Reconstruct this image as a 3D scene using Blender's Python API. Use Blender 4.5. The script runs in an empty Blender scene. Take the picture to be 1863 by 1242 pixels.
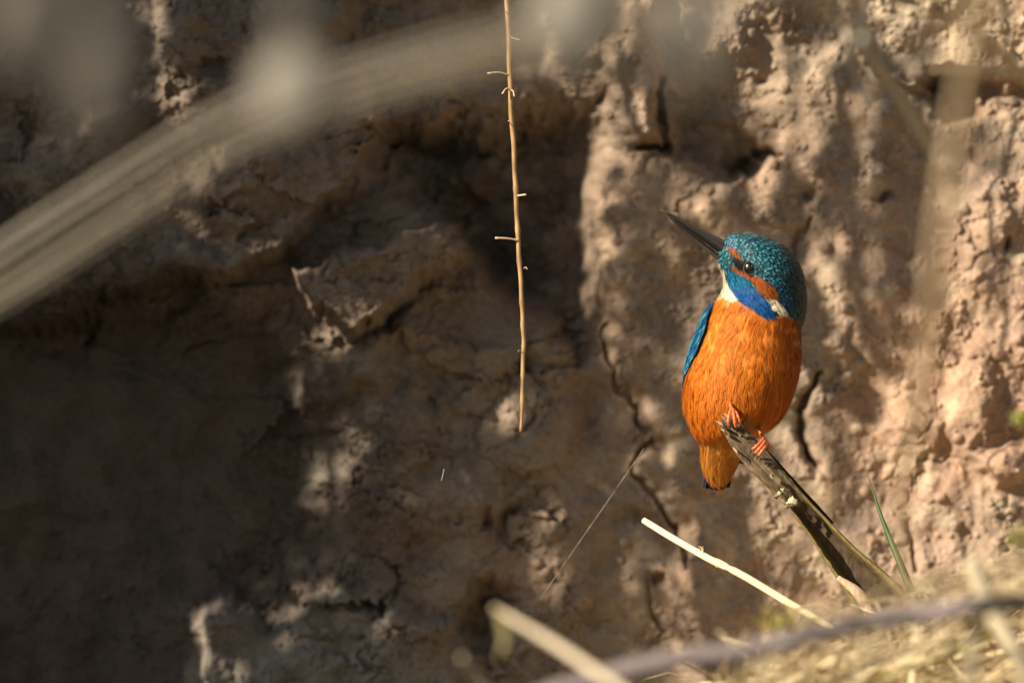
import bpy, math, random
import numpy as np
from mathutils import Vector

R = math.radians
rng = np.random.default_rng(7)
random.seed(7)
scn = bpy.context.scene
COL = scn.collection

# ------------------------------------------------------------------ camera
D = 5.0                       # metres from camera to the bird
S = 0.54027 / 1863.0          # metres per photo pixel in the plane of the bird
ZC = 1.3                      # camera height
cam_d = bpy.data.cameras.new("camera")
cam = bpy.data.objects.new("camera", cam_d); COL.objects.link(cam)
cam.location = (0, -D, ZC); cam.rotation_euler = (R(90), 0, 0)
cam_d.sensor_width = 36; cam_d.lens = 36 * D / 0.54027
cam_d.clip_start = 0.05; cam_d.clip_end = 600
cam_d.dof.use_dof = True; cam_d.dof.focus_distance = D + 0.004; cam_d.dof.aperture_fstop = 6.0
scn.camera = cam

# ------------------------------------------------------------------ light
SUN = Vector((-0.70, -0.53, 0.47)).normalized()      # towards the sun
elev = math.asin(SUN.z); azim = math.atan2(SUN.x, SUN.y)
w = bpy.data.worlds.new("World"); scn.world = w; w.use_nodes = True
nt = w.node_tree; bg = nt.nodes["Background"]
sky = nt.nodes.new("ShaderNodeTexSky"); sky.sky_type = 'NISHITA'; sky.sun_disc = False
sky.sun_elevation = elev; sky.sun_rotation = azim
nt.links.new(sky.outputs[0], bg.inputs[0]); bg.inputs[1].default_value = 0.05
sd = bpy.data.lights.new("sun", 'SUN'); so = bpy.data.objects.new("sun", sd); COL.objects.link(so)
sd.energy = 5.0; sd.angle = R(0.53); sd.color = (1.0, 0.87, 0.70)
so.rotation_euler = SUN.to_track_quat('Z', 'Y').to_euler(); so.location = (-3, -3, 4)
scn.view_settings.view_transform = 'Standard'; scn.view_settings.look = 'None'
scn.view_settings.exposure = 0.75; scn.view_settings.gamma = 1.0
scn.render.engine = 'CYCLES'
scn.cycles.use_denoising = True
scn.cycles.max_bounces = 6; scn.cycles.diffuse_bounces = 3; scn.cycles.glossy_bounces = 2
scn.cycles.transmission_bounces = 2; scn.cycles.transparent_max_bounces = 4
try: scn.cycles.use_adaptive_sampling = False
except Exception: pass

# ------------------------------------------------------------------ helpers
def P(px, py, y=0.0):
    """photo pixel at depth y -> world point"""
    k = (D + y) / D
    return np.array(((px - 931.5) * S * k, y, ZC + (621 - py) * S * k))

def perlin(x, y, seed=0):
    xi = np.floor(x).astype(np.int64); yi = np.floor(y).astype(np.int64)
    xf = x - xi; yf = y - yi
    def g(ix, iy, dx, dy):
        h = (ix * 374761393 + iy * 668265263 + seed * 974711) & 0x7fffffff
        h = ((h ^ (h >> 13)) * 1274126177) & 0x7fffffff
        a = ((h ^ (h >> 16)) & 0xffff) * (2 * math.pi / 65536)
        return np.cos(a) * dx + np.sin(a) * dy
    u = xf ** 3 * (xf * (xf * 6 - 15) + 10); v = yf ** 3 * (yf * (yf * 6 - 15) + 10)
    a = g(xi, yi, xf, yf); b = g(xi + 1, yi, xf - 1, yf)
    c = g(xi, yi + 1, xf, yf - 1); d = g(xi + 1, yi + 1, xf - 1, yf - 1)
    return (a + (b - a) * u + (c - a) * v + (a - b - c + d) * u * v) * 1.5

def fbm(x, y, octv=4, seed=0, gain=0.5, lac=2.03):
    s = 0; a = 1
    for o in range(octv):
        s = s + a * perlin(x, y, seed + o * 17); x = x * lac + 13.7; y = y * lac - 7.1; a *= gain
    return s

def ridged(x, y, octv=4, seed=0, gain=0.5):
    s = 0; a = 1
    for o in range(octv):
        s = s + a * (1 - 2 * np.abs(perlin(x, y, seed + o * 31))); x = x * 2.07 + 3.1; y = y * 2.07 + 9.7; a *= gain
    return s

def worley(x, y, seed=0):
    xi = np.floor(x).astype(np.int64); yi = np.floor(y).astype(np.int64)
    f1 = np.full(x.shape, 9.0); f2 = np.full(x.shape, 9.0); cid = np.zeros(x.shape)
    for dx in (-1, 0, 1):
        for dy in (-1, 0, 1):
            ix = xi + dx; iy = yi + dy
            h = (ix * 374761393 + iy * 668265263 + seed * 9747) & 0x7fffffff
            h = ((h ^ (h >> 13)) * 1274126177) & 0x7fffffff; h = h ^ (h >> 16)
            px = ix + (h & 1023) / 1023.0; py = iy + ((h >> 10) & 1023) / 1023.0
            d = np.hypot(px - x, py - y)
            m = d < f1
            f2 = np.where(m, f1, np.minimum(f2, d)); cid = np.where(m, ((h >> 5) & 255) / 255.0, cid)
            f1 = np.where(m, d, f1)
    return f1, f2, cid

def clods(x, y, seed, tilt=0.6):
    """broken blocks: every cell a tilted facet at its own height"""
    xi = np.floor(x).astype(np.int64); yi = np.floor(y).astype(np.int64)
    f1 = np.full(x.shape, 9.0); out = np.zeros(x.shape)
    for dx in (-1, 0, 1):
        for dy in (-1, 0, 1):
            ix = xi + dx; iy = yi + dy
            h = (ix * 374761393 + iy * 668265263 + seed * 9747) & 0x7fffffff
            h = ((h ^ (h >> 13)) * 1274126177) & 0x7fffffff; h = h ^ (h >> 16)
            u = (h & 255) / 255.0; v = ((h >> 8) & 255) / 255.0; r = ((h >> 16) & 127) / 127.0; t = ((h >> 23) & 127) / 127.0
            ex = x - (ix + u); ey = y - (iy + v); d = np.hypot(ex, ey * 1.15) * (0.75 + 0.5 * t)
            val = r + tilt * ((u - .5) * 2 * ex + (v - .5) * 2 * ey) - 0.25 * d * d
            m = d < f1; out = np.where(m, val, out); f1 = np.where(m, d, f1)
    return out - 0.5

def sstep(a, b, x):
    t = np.clip((x - a) / (b - a), 0, 1); return t * t * (3 - 2 * t)

def sdf(poly, x, y):
    """signed distance, positive inside"""
    poly = np.array(poly, float); n = len(poly)
    d = np.full(x.shape, 1e9); ins = np.zeros(x.shape, bool)
    for i in range(n):
        ax, ay = poly[i]; bx, by = poly[(i + 1) % n]
        ex, ey = bx - ax, by - ay; wx, wy = x - ax, y - ay
        t = np.clip((wx * ex + wy * ey) / (ex * ex + ey * ey + 1e-9), 0, 1)
        d = np.minimum(d, np.hypot(wx - t * ex, wy - t * ey))
        if ay != by:
            c = ((ay > y) != (by > y)) & (x < (bx - ax) * (y - ay) / (by - ay) + ax)
            ins ^= c
    return np.where(ins, d, -d)

def linedist(pts, x, y):
    d = np.full(x.shape, 1e9)
    for (ax, ay), (bx, by) in zip(pts[:-1], pts[1:]):
        ex, ey = bx - ax, by - ay; wx, wy = x - ax, y - ay
        t = np.clip((wx * ex + wy * ey) / (ex * ex + ey * ey + 1e-9), 0, 1)
        d = np.minimum(d, np.hypot(wx - t * ex, wy - t * ey))
    return d

def spline(pts, n):
    """Catmull-Rom through pts (any dimension)"""
    p = np.array(pts, float)
    if len(p) == 2: return p[0] + (p[1] - p[0]) * np.linspace(0, 1, n)[:, None]
    p = np.vstack([2 * p[0] - p[1], p, 2 * p[-1] - p[-2]])
    m = len(p) - 3; t = np.linspace(0, m - 1e-6, n); i = t.astype(int); f = (t - i)[:, None]
    a, b, c, d = p[i], p[i + 1], p[i + 2], p[i + 3]
    return 0.5 * (2 * b + (c - a) * f + (2 * a - 5 * b + 4 * c - d) * f ** 2 + (3 * b - a - 3 * c + d) * f ** 3)

class MB:
    """collects vertices, faces and vertex colours of ONE mesh"""
    def __init__(self): self.v = []; self.f = []; self.c = []; self.n = 0; self.nn = []
    def add(self, v, f, c=None):
        v = np.asarray(v, float)
        if c is None: c = (1, 1, 1)
        c = np.asarray(c, float)
        if c.ndim == 1: c = np.repeat(c[None, :3], len(v), 0)
        self.v.append(v); self.c.append(c[:, :3])
        self.f.extend([tuple(int(i) + self.n for i in q) for q in f]); self.n += len(v)
    def grid(self, V, c=None, wrap=False):
        """V: (rows, cols, 3)"""
        r, k = V.shape[:2]; f = []
        kk = k if wrap else k - 1
        for i in range(r - 1):
            for j in range(kk):
                j2 = (j + 1) % k
                f.append((i * k + j, i * k + j2, (i + 1) * k + j2, (i + 1) * k + j))
        if c is not None and np.ndim(c) == 3: c = np.asarray(c).reshape(-1, 3)
        self.add(V.reshape(-1, 3), f, c)
    def tube(self, pts, rad, seg=8, c=None, n=None, cap=True, noise=0.0):
        p = spline(pts, n) if n else np.array(pts, float)
        m = len(p); r = np.interp(np.linspace(0, 1, m), np.linspace(0, 1, np.size(rad)), np.atleast_1d(rad)) if np.size(rad) > 1 else np.full(m, float(np.ravel(rad)[0]))
        t = np.gradient(p, axis=0); t /= np.linalg.norm(t, axis=1)[:, None] + 1e-12
        ref = np.array((0.13, 1.0, 0.21)) if abs(t[0][1]) < 0.9 else np.array((1.0, 0.1, 0.2))
        a = np.cross(t, ref); a /= np.linalg.norm(a, axis=1)[:, None]; b = np.cross(t, a)
        th = np.linspace(0, 2 * np.pi, seg, endpoint=False)
        rr = r[:, None] * (1 + noise * rng.standard_normal((m, seg)))
        V = p[:, None] + rr[..., None] * (a[:, None] * np.cos(th)[None, :, None] + b[:, None] * np.sin(th)[None, :, None])
        n0 = self.n; self.grid(V, c if (c is None or np.ndim(c) == 1) else np.repeat(np.asarray(c)[:, None], seg, 1), wrap=True)
        if cap:
            self.f.append(tuple(n0 + j for j in range(seg))[::-1]); self.f.append(tuple(n0 + (m - 1) * seg + j for j in range(seg)))
    def blade(self, pts, wid, n=14, side=None, fold=0.25, th=0.0004, c=None, twist=0.0):
        """long leaf: shallow V section with real thickness; wid = half widths along it"""
        p = spline(pts, n); m = len(p)
        t = np.gradient(p, axis=0); t /= np.linalg.norm(t, axis=1)[:, None] + 1e-12
        sv = np.array(side if side is not None else (0.3, -0.2, 1.0), float)
        a = sv - t * (t @ sv)[:, None]; a /= np.linalg.norm(a, axis=1)[:, None] + 1e-9; b = np.cross(t, a)
        if twist:
            ph = np.linspace(0, twist, m)[:, None]; a, b = a * np.cos(ph) + b * np.sin(ph), b * np.cos(ph) - a * np.sin(ph)
        wd = np.interp(np.linspace(0, 1, m), np.linspace(0, 1, len(wid)), wid)[:, None]
        V = np.stack([p - a * wd + b * wd * fold, p - a * wd * .5 + b * wd * fold * .4, p, p + a * wd * .5 + b * wd * fold * .4, p + a * wd + b * wd * fold,
                      p + a * wd * .5 + b * (wd * fold * .4 - th), p - b * th, p - a * wd * .5 + b * (wd * fold * .4 - th)], 1)
        cc = c if (c is None or np.ndim(c) == 1) else np.repeat(np.asarray(c)[:, None], 8, 1)
        self.grid(V, cc, wrap=True)
    def build(self, name, mat, parent=None, smooth=True, origin=None):
        v = np.vstack(self.v); c = np.vstack(self.c)
        o0 = np.zeros(3)
        root = parent
        while root is not None:
            o0 = o0 + np.array(root.location); root = root.parent
        if parent is None and origin is not None: o0 = np.array(origin, float)
        me = bpy.data.meshes.new(name)
        me.from_pydata((v - o0).tolist(), [], self.f)
        at = me.color_attributes.new("Col", 'FLOAT_COLOR', 'POINT')
        at.data.foreach_set("color", np.hstack([c, np.ones((len(c), 1))]).astype(np.float32).ravel())
        if smooth: me.polygons.foreach_set("use_smooth", np.ones(len(me.polygons), bool))
        me.materials.append(mat); me.update()
        if self.nn and sum(map(len, self.nn)) == len(v): me.normals_split_custom_set_from_vertices(np.concatenate(self.nn).tolist())
        ob = bpy.data.objects.new(name, me); COL.objects.link(ob)
        if parent is not None: ob.parent = parent
        elif origin is not None: ob.location = origin
        return ob

def tag(o, label, cat, group=None, kind=None):
    o['label'] = label; o['category'] = cat
    if group: o['group'] = group
    if kind: o['kind'] = kind
    return o

def thing(name, loc, label, cat, group=None):
    o = bpy.data.objects.new(name, None); COL.objects.link(o); o.location = tuple(loc)
    o.empty_display_size = 0.01
    return tag(o, label, cat, group)

# ------------------------------------------------------------------ materials
def new_mat(name):
    m = bpy.data.materials.new(name); m.use_nodes = True
    return m, m.node_tree, m.node_tree.nodes["Principled BSDF"]

def noise_node(nt, scale, detail=6, rough=0.6, stretch=None, dist=0.0):
    tc = nt.nodes.new("ShaderNodeTexCoord"); n = nt.nodes.new("ShaderNodeTexNoise")
    n.inputs["Scale"].default_value = scale; n.inputs["Detail"].default_value = detail
    n.inputs["Roughness"].default_value = rough; n.inputs["Distortion"].default_value = dist
    if stretch:
        mp = nt.nodes.new("ShaderNodeMapping"); mp.inputs["Scale"].default_value = stretch
        nt.links.new(tc.outputs["Object"], mp.inputs[0]); nt.links.new(mp.outputs[0], n.inputs[0])
    else: nt.links.new(tc.outputs["Object"], n.inputs[0])
    return n

def ramp(nt, src, stops):
    r = nt.nodes.new("ShaderNodeValToRGB")
    while len(r.color_ramp.elements) < len(stops): r.color_ramp.elements.new(0.5)
    for e, (p, c) in zip(r.color_ramp.elements, stops):
        e.position = p; e.color = (*c, 1) if len(c) == 3 else c
    nt.links.new(src, r.inputs[0]); return r

def mixc(nt, fac, a, b, mode='MIX'):
    m = nt.nodes.new("ShaderNodeMix"); m.data_type = 'RGBA'; m.blend_type = mode
    if isinstance(fac, (int, float)): m.inputs[0].default_value = fac
    else: nt.links.new(fac, m.inputs[0])
    for s, i in ((a, 6), (b, 7)):
        if isinstance(s, tuple): m.inputs[i].default_value = (*s, 1)
        else: nt.links.new(s, m.inputs[i])
    return m.outputs[2]

def bump(nt, bs, h, strength, dist):
    b = nt.nodes.new("ShaderNodeBump"); b.inputs["Strength"].default_value = strength; b.inputs["Distance"].default_value = dist
    nt.links.new(h, b.inputs["Height"]); nt.links.new(b.outputs[0], bs.inputs["Normal"]); return b

def attr_mat(name, rough=0.7, var=(0.75, 1.2), scale=700, stretch=None, bmp=0.4, bdist=0.0004, spec=0.3, transl=0.0, metal=0.0, sheen=0.0):
    m, nt, bs = new_mat(name)
    at = nt.nodes.new("ShaderNodeAttribute"); at.attribute_name = "Col"
    n = noise_node(nt, scale, 5, 0.65, stretch)
    r = ramp(nt, n.outputs[0], [(0.25, (var[0],) * 3), (0.75, (var[1],) * 3)])
    c = mixc(nt, 1.0, at.outputs[0], r.outputs[0], 'MULTIPLY')
    nt.links.new(c, bs.inputs["Base Color"]); bs.inputs["Roughness"].default_value = rough
    bs.inputs["Specular IOR Level"].default_value = spec; bs.inputs["Metallic"].default_value = metal
    if sheen: bs.inputs["Sheen Weight"].default_value = sheen
    if bmp: bump(nt, bs, n.outputs[0], bmp, bdist)
    if transl:
        tr = nt.nodes.new("ShaderNodeBsdfTranslucent"); nt.links.new(c, tr.inputs[0])
        mx = nt.nodes.new("ShaderNodeMixShader"); mx.inputs[0].default_value = transl
        out = nt.nodes["Material Output"]
        nt.links.new(bs.outputs[0], mx.inputs[1]); nt.links.new(tr.outputs[0], mx.inputs[2]); nt.links.new(mx.outputs[0], out.inputs[0])
    return m

def earth_mat():
    m, nt, bs = new_mat("clay_earth")
    big = noise_node(nt, 9, 5, 0.6, None, 0.4)
    mid = noise_node(nt, 55, 8, 0.65, None, 0.3)
    fine = noise_node(nt, 420, 6, 0.7)
    at = nt.nodes.new("ShaderNodeAttribute"); at.attribute_name = "Col"
    c1 = ramp(nt, mid.outputs[0], [(0.28, (0.80, 0.78, 0.76)), (0.5, (1.0, 1.0, 1.0)), (0.75, (1.18, 1.17, 1.13))])
    c2 = ramp(nt, big.outputs[0], [(0.35, (1.04, 0.97, 0.92)), (0.6, (0.95, 0.98, 1.0))])
    c3 = ramp(nt, fine.outputs[0], [(0.28, (0.70, 0.68, 0.67)), (0.5, (1.0, 1.0, 1.0)), (0.74, (1.24, 1.23, 1.22))])
    c = mixc(nt, 1.0, at.outputs[0], c1.outputs[0], 'MULTIPLY'); c = mixc(nt, 1.0, c, c2.outputs[0], 'MULTIPLY')
    c = mixc(nt, 1.0, c, c3.outputs[0], 'MULTIPLY')
    nt.links.new(c, bs.inputs["Base Color"]); bs.inputs["Roughness"].default_value = 0.95; bs.inputs["Specular IOR Level"].default_value = 0.12
    ad = nt.nodes.new("ShaderNodeMath"); ad.operation = 'MULTIPLY_ADD'; ad.inputs[1].default_value = 3.0
    nt.links.new(mid.outputs[0], ad.inputs[0]); nt.links.new(fine.outputs[0], ad.inputs[2])
    bump(nt, bs, ad.outputs[0], 0.5, 0.0012)
    return m

M_earth = earth_mat()
M_feather = attr_mat("body_plumage", 0.75, (0.72, 1.2), 900, (1, 1, 0.25), 0.5, 0.0005, 0.25, sheen=0.15)
M_card = attr_mat("feather_vane", 0.65, (0.9, 1.08), 1500, (1, 1, 0.3), 0.0, 0.0002, 0.25, transl=0.25)
M_blue = attr_mat("blue_feather", 0.6, (0.75, 1.2), 1500, (1, 1, 0.3), 0.2, 0.0002, 0.35)
M_beak = attr_mat("horn_beak", 0.32, (0.75, 1.25), 900, (1, 1, 1), 0.15, 0.0002, 0.5)
M_foot = attr_mat("scaly_foot", 0.42, (0.8, 1.15), 2500, None, 0.4, 0.0003, 0.5)
M_eye, _nt, _bs = new_mat("eye_gloss"); _bs.inputs["Base Color"].default_value = (0.006, 0.004, 0.003, 1); _bs.inputs["Roughness"].default_value = 0.2; _bs.inputs["Specular IOR Level"].default_value = 0.8
M_wood = attr_mat("dead_stalk", 0.7, (0.45, 1.45), 380, (1.0, 1.0, 0.35), 0.8, 0.0008, 0.3)
M_stem = attr_mat("dry_stem", 0.55, (0.55, 1.3), 500, (1, 1, 0.12), 0.6, 0.0004, 0.4)
M_straw = attr_mat("straw", 0.5, (0.85, 1.12), 500, (1, 1, 1), 0.3, 0.0003, 0.4, transl=0.15)
M_grass = attr_mat("dry_grass_blade", 0.6, (0.75, 1.2), 300, None, 0.2, 0.0003, 0.3, transl=0.3)
M_leaf = attr_mat("green_leaf", 0.5, (0.8, 1.15), 300, None, 0.2, 0.0003, 0.4, transl=0.3)
M_silk = attr_mat("spider_silk", 0.2, (0.7, 1.2), 900, None, 0.0, 0.0001, 0.9)

# ------------------------------------------------------------------ the earth bank
def axis(lo, hi, step, far_lo, far_hi, nfar):
    core = np.arange(lo, hi + step * .5, step)
    gl = lo - (np.geomspace(1, 1 + (lo - far_lo) / (step * 3), nfar)[1:] - 1) * step * 3
    gr = core[-1] + (np.geomspace(1, 1 + (far_hi - core[-1]) / (step * 3), nfar)[1:] - 1) * step * 3
    return np.concatenate([gl[::-1], core, gr])

BK = 0.23
def bank_relief(px, py):
    """protrusion in metres towards the camera, with px/py the photo position of the bank point"""
    wx = px + 22 * fbm(px / 130, py / 130, 4, 3) + 4 * perlin(px / 22, py / 22, 5)
    wy = py + 24 * fbm(px / 120 + 40, py / 120, 4, 4) + 7 * perlin(px / 20, py / 24, 6)
    h = np.zeros_like(px)
    def poly(p, amt, e0, e1=None):
        nonlocal h
        d = sdf(p, wx, wy); e1 = e0 if e1 is None else e1
        h = h + amt * sstep(-e0, e1, d)
    def blob(cx, cy, rx, ry, amt, pw=1.0):
        nonlocal h
        q = ((wx - cx) / rx) ** 2 + ((wy - cy) / ry) ** 2
        h = h + amt * np.exp(-q ** pw)
    def crack(p, dep, wd):
        nonlocal h
        d = linedist(p, wx, wy) / (wd * (0.6 + 0.5 * np.clip(perlin(px / 40, py / 40, 77) + .6, 0, 2)))
        h = h - dep * np.exp(-d * d)
    # big masses
    poly([(-900, -900), (640, -900), (650, 100), (720, 250), (620, 380), (490, 480), (380, 515), (260, 530), (100, 600), (-900, 660)], 0.040, 14, 30)
    poly([(-900, -900), (300, -900), (280, 160), (120, 260), (-900, 330)], -0.018, 25)
    poly([(530, 490), (600, 475), (700, 440), (830, 395), (860, 460), (750, 540), (690, 590), (640, 605), (560, 575)], 0.058, 10, 26)
    poly([(500, 640), (560, 600), (680, 590), (760, 560), (800, 610), (720, 640), (690, 720), (540, 740)], 0.018, 14, 40)
    poly([(650, 230), (1090, 190), (1105, 280), (1112, 400), (1096, 500), (1108, 610), (1060, 650), (900, 570), (850, 470), (700, 340)], -0.055, 14, 60)
    poly([(-900, 600), (520, 560), (600, 820), (560, 1050), (330, 1110), (380, 1600), (-900, 1600)], -0.022, 60)
    poly([(1112, -900), (2900, -900), (2900, 1700), (1230, 1700), (1230, 950), (1170, 860), (1180, 790), (1130, 690), (1112, 600), (1096, 500), (1112, 400), (1120, 280)], 0.018, 30, 60)
    poly([(1000, -60), (1195, -20), (1228, 110), (1200, 190), (1214, 285), (1150, 275), (1080, 240), (985, 160)], 0.015, 12, 40)
    poly([(1222, 150), (1290, 170), (1350, 250), (1425, 265), (1380, 310), (1330, 335), (1290, 300), (1228, 295)], -0.020, 12, 30)
    blob(1358, 305, 26, 16, -0.028)
    blob(1735, 172, 62, 30, -0.045, 1.5); blob(1830, 180, 60, 26, -0.020, 1.5)
    poly([(340, 1115), (420, 1085), (500, 1130), (560, 1080), (620, 1050), (710, 1085), (840, 1120), (880, 1400), (370, 1500)], 0.026, 10, 40)
    blob(440, 1180, 60, 40, -0.010); blob(395, 1120, 30, 22, -0.012)
    blob(895, 1140, 62, 55, -0.035, 1.6)
    blob(470, 330, 95, 60, 0.016); blob(340, 90, 60, 90, 0.018); blob(850, 315, 45, 45, 0.014, 2); blob(350, 480, 62, 42, 0.014, 2)
    blob(1185, 50, 40, 50, 0.012); blob(1330, 60, 45, 40, 0.014); blob(1270, 70, 24, 34, 0.010); blob(1180, 235, 40, 40, 0.010)
    blob(1830, 845, 44, 40, 0.022, 1.8); blob(1668, 780, 60, 60, 0.010, 2); blob(1770, 740, 40, 90, 0.008, 2)
    blob(1310, 360, 60, 42, 0.012); blob(1510, 640, 30, 30, 0.012); blob(1790, 420, 60, 110, 0.010, 2)
    blob(980, 640, 55, 60, 0.018); blob(860, 930, 60, 60, 0.012); blob(700, 800, 130, 130, 0.012); blob(1085, 740, 40, 80, -0.012)
    blob(1200, 1050, 20, 10, -0.012); blob(1160, 945, 26, 14, -0.010); blob(880, 950, 9, 14, -0.012); blob(1520, 700, 16, 22, -0.006)
    blob(1470, 365, 14, 9, -0.007); blob(1590, 362, 16, 8, -0.010); blob(1380, 150, 12, 10, -0.006); blob(1275, 165, 14, 12, -0.007); blob(1840, 450, 9, 12, -0.010)
    crack([(1112, 600), (1130, 690), (1180, 790), (1168, 860), (1215, 950), (1250, 1020)], 0.010, 5)
    crack([(1206, 140), (1200, 210), (1214, 290), (1160, 275)], 0.018, 8)
    crack([(1478, 690), (1452, 735), (1456, 790), (1482, 850)], 0.016, 10)
    crack([(1175, 1060), (1195, 1110), (1215, 1150)], 0.005, 5)
    crack([(1460, 400), (1440, 470), (1500, 560)], 0.005, 7); crack([(1660, 940), (1665, 1030)], 0.006, 5); crack([(1370, 275), (1425, 272)], 0.014, 7)
    d = linedist([(1560, 95), (1620, 130), (1700, 185)], wx, wy); h = h + 0.010 * np.exp(-(d / 9) ** 2)
    d = linedist([(1775, 195), (1840, 192)], wx, wy); h = h + 0.012 * np.exp(-(d / 7) ** 2)
    # crusts that have broken away in steps, ragged ledges on the shaded side
    lf = 1 - sstep(1020, 1120, px)
    flat = sstep(520, 340, px) * sstep(560, 700, py)            # smooth wash of clay, lower left
    jx = px + 9 * fbm(px / 26, py / 26, 3, 161, .6); jy = py + 9 * fbm(px / 26 + 5, py / 26, 3, 163, .6)
    act = sstep(-.35, .35, fbm(px / 190, py / 150, 2, 165)); act2 = sstep(-.2, .4, fbm(px / 120 + 4, py / 110, 2, 167))
    h = h + (0.28 + 0.72 * lf) * (1 - 0.85 * flat) * (0.011 * (.3 + .7 * act) * clods(jx / 150, jy / 105, 5) + 0.0060 * act * clods(jx / 62 + 3, jy / 50, 7) + 0.0028 * act2 * clods(jx / 27 + 7, jy / 22, 8) + 0.0013 * act2 * clods(jx / 12, jy / 11, 9))
    # natural roughness
    smooth = 1 - 0.55 * sstep(-60, 120, sdf([(-900, 620), (520, 580), (560, 1050), (330, 1110), (380, 1600), (-900, 1600)], px, py))
    right = sstep(1400, 1650, px) * sstep(150, 420, py)
    h = h + 0.011 * fbm(px / 240, py / 240, 3, 11)
    soft = smooth; smooth = smooth * (1 - 0.5 * sstep(1080, 1250, px) * sstep(200, 420, py))
    h = h + smooth * 0.0014 * ridged(px / 160, py / 130, 2, 21, 0.4)
    h = h + smooth * (0.0040 - 0.0018 * sstep(1100, 1250, px)) * fbm(px / 115, py / 100, 2, 23, 0.4) + smooth * 0.0008 * fbm(px / 32, py / 28, 3, 31, 0.55)
    h = h + right * 0.0010 * ridged(wx / 60, wy / 190, 2, 41)
    f1, f2, cid = worley(wx / 62, wy / 54, 3)
    clod = sstep(-0.1, 0.5, fbm(px / 260, py / 260, 2, 51)) * smooth
    h = h + 0.5 * clod * (1 - 0.7 * sstep(1100, 1250, px)) * (0.0045 * (cid - 0.5) - 0.0015 * np.exp(-((f2 - f1) / 0.10) ** 2))
    f1, f2, cid = worley(px / 17, py / 16, 19)      # small stones and grit
    h = h + soft * 0.0017 * np.sqrt(np.clip(1 - (f1 / 0.30) ** 2, 0, 1)) * (cid > 0.86)
    f1, f2, cid = worley(px / 41 + 5, py / 39, 23)
    h = h + soft * 0.0034 * np.sqrt(np.clip(1 - (f1 / 0.26) ** 2, 0, 1)) * (cid > 0.88)
    f1, f2, cid = worley(wx / 21, wy / 19, 9)
    h = h + smooth * sstep(0.0, 0.6, fbm(px / 150, py / 150, 2, 57)) * 0.0010 * (1 - f1 * 1.3)
    crumb = sstep(-0.05, 0.45, fbm(px / 110, py / 90, 3, 83))
    h = h + soft * (0.22 + 0.85 * crumb) * (0.0014 * np.abs(perlin(px / 15, py / 13, 85)) + 0.0010 * np.abs(perlin(px / 7.5, py / 7, 87)) * 1.3 + 0.0004 * perlin(px / 4.2, py / 4, 88))
    h = h + 0.0018 * crumb * soft * sstep(0.0, 0.16, fbm(px / 80, py / 70, 4, 89, 0.6))
    return h

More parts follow.
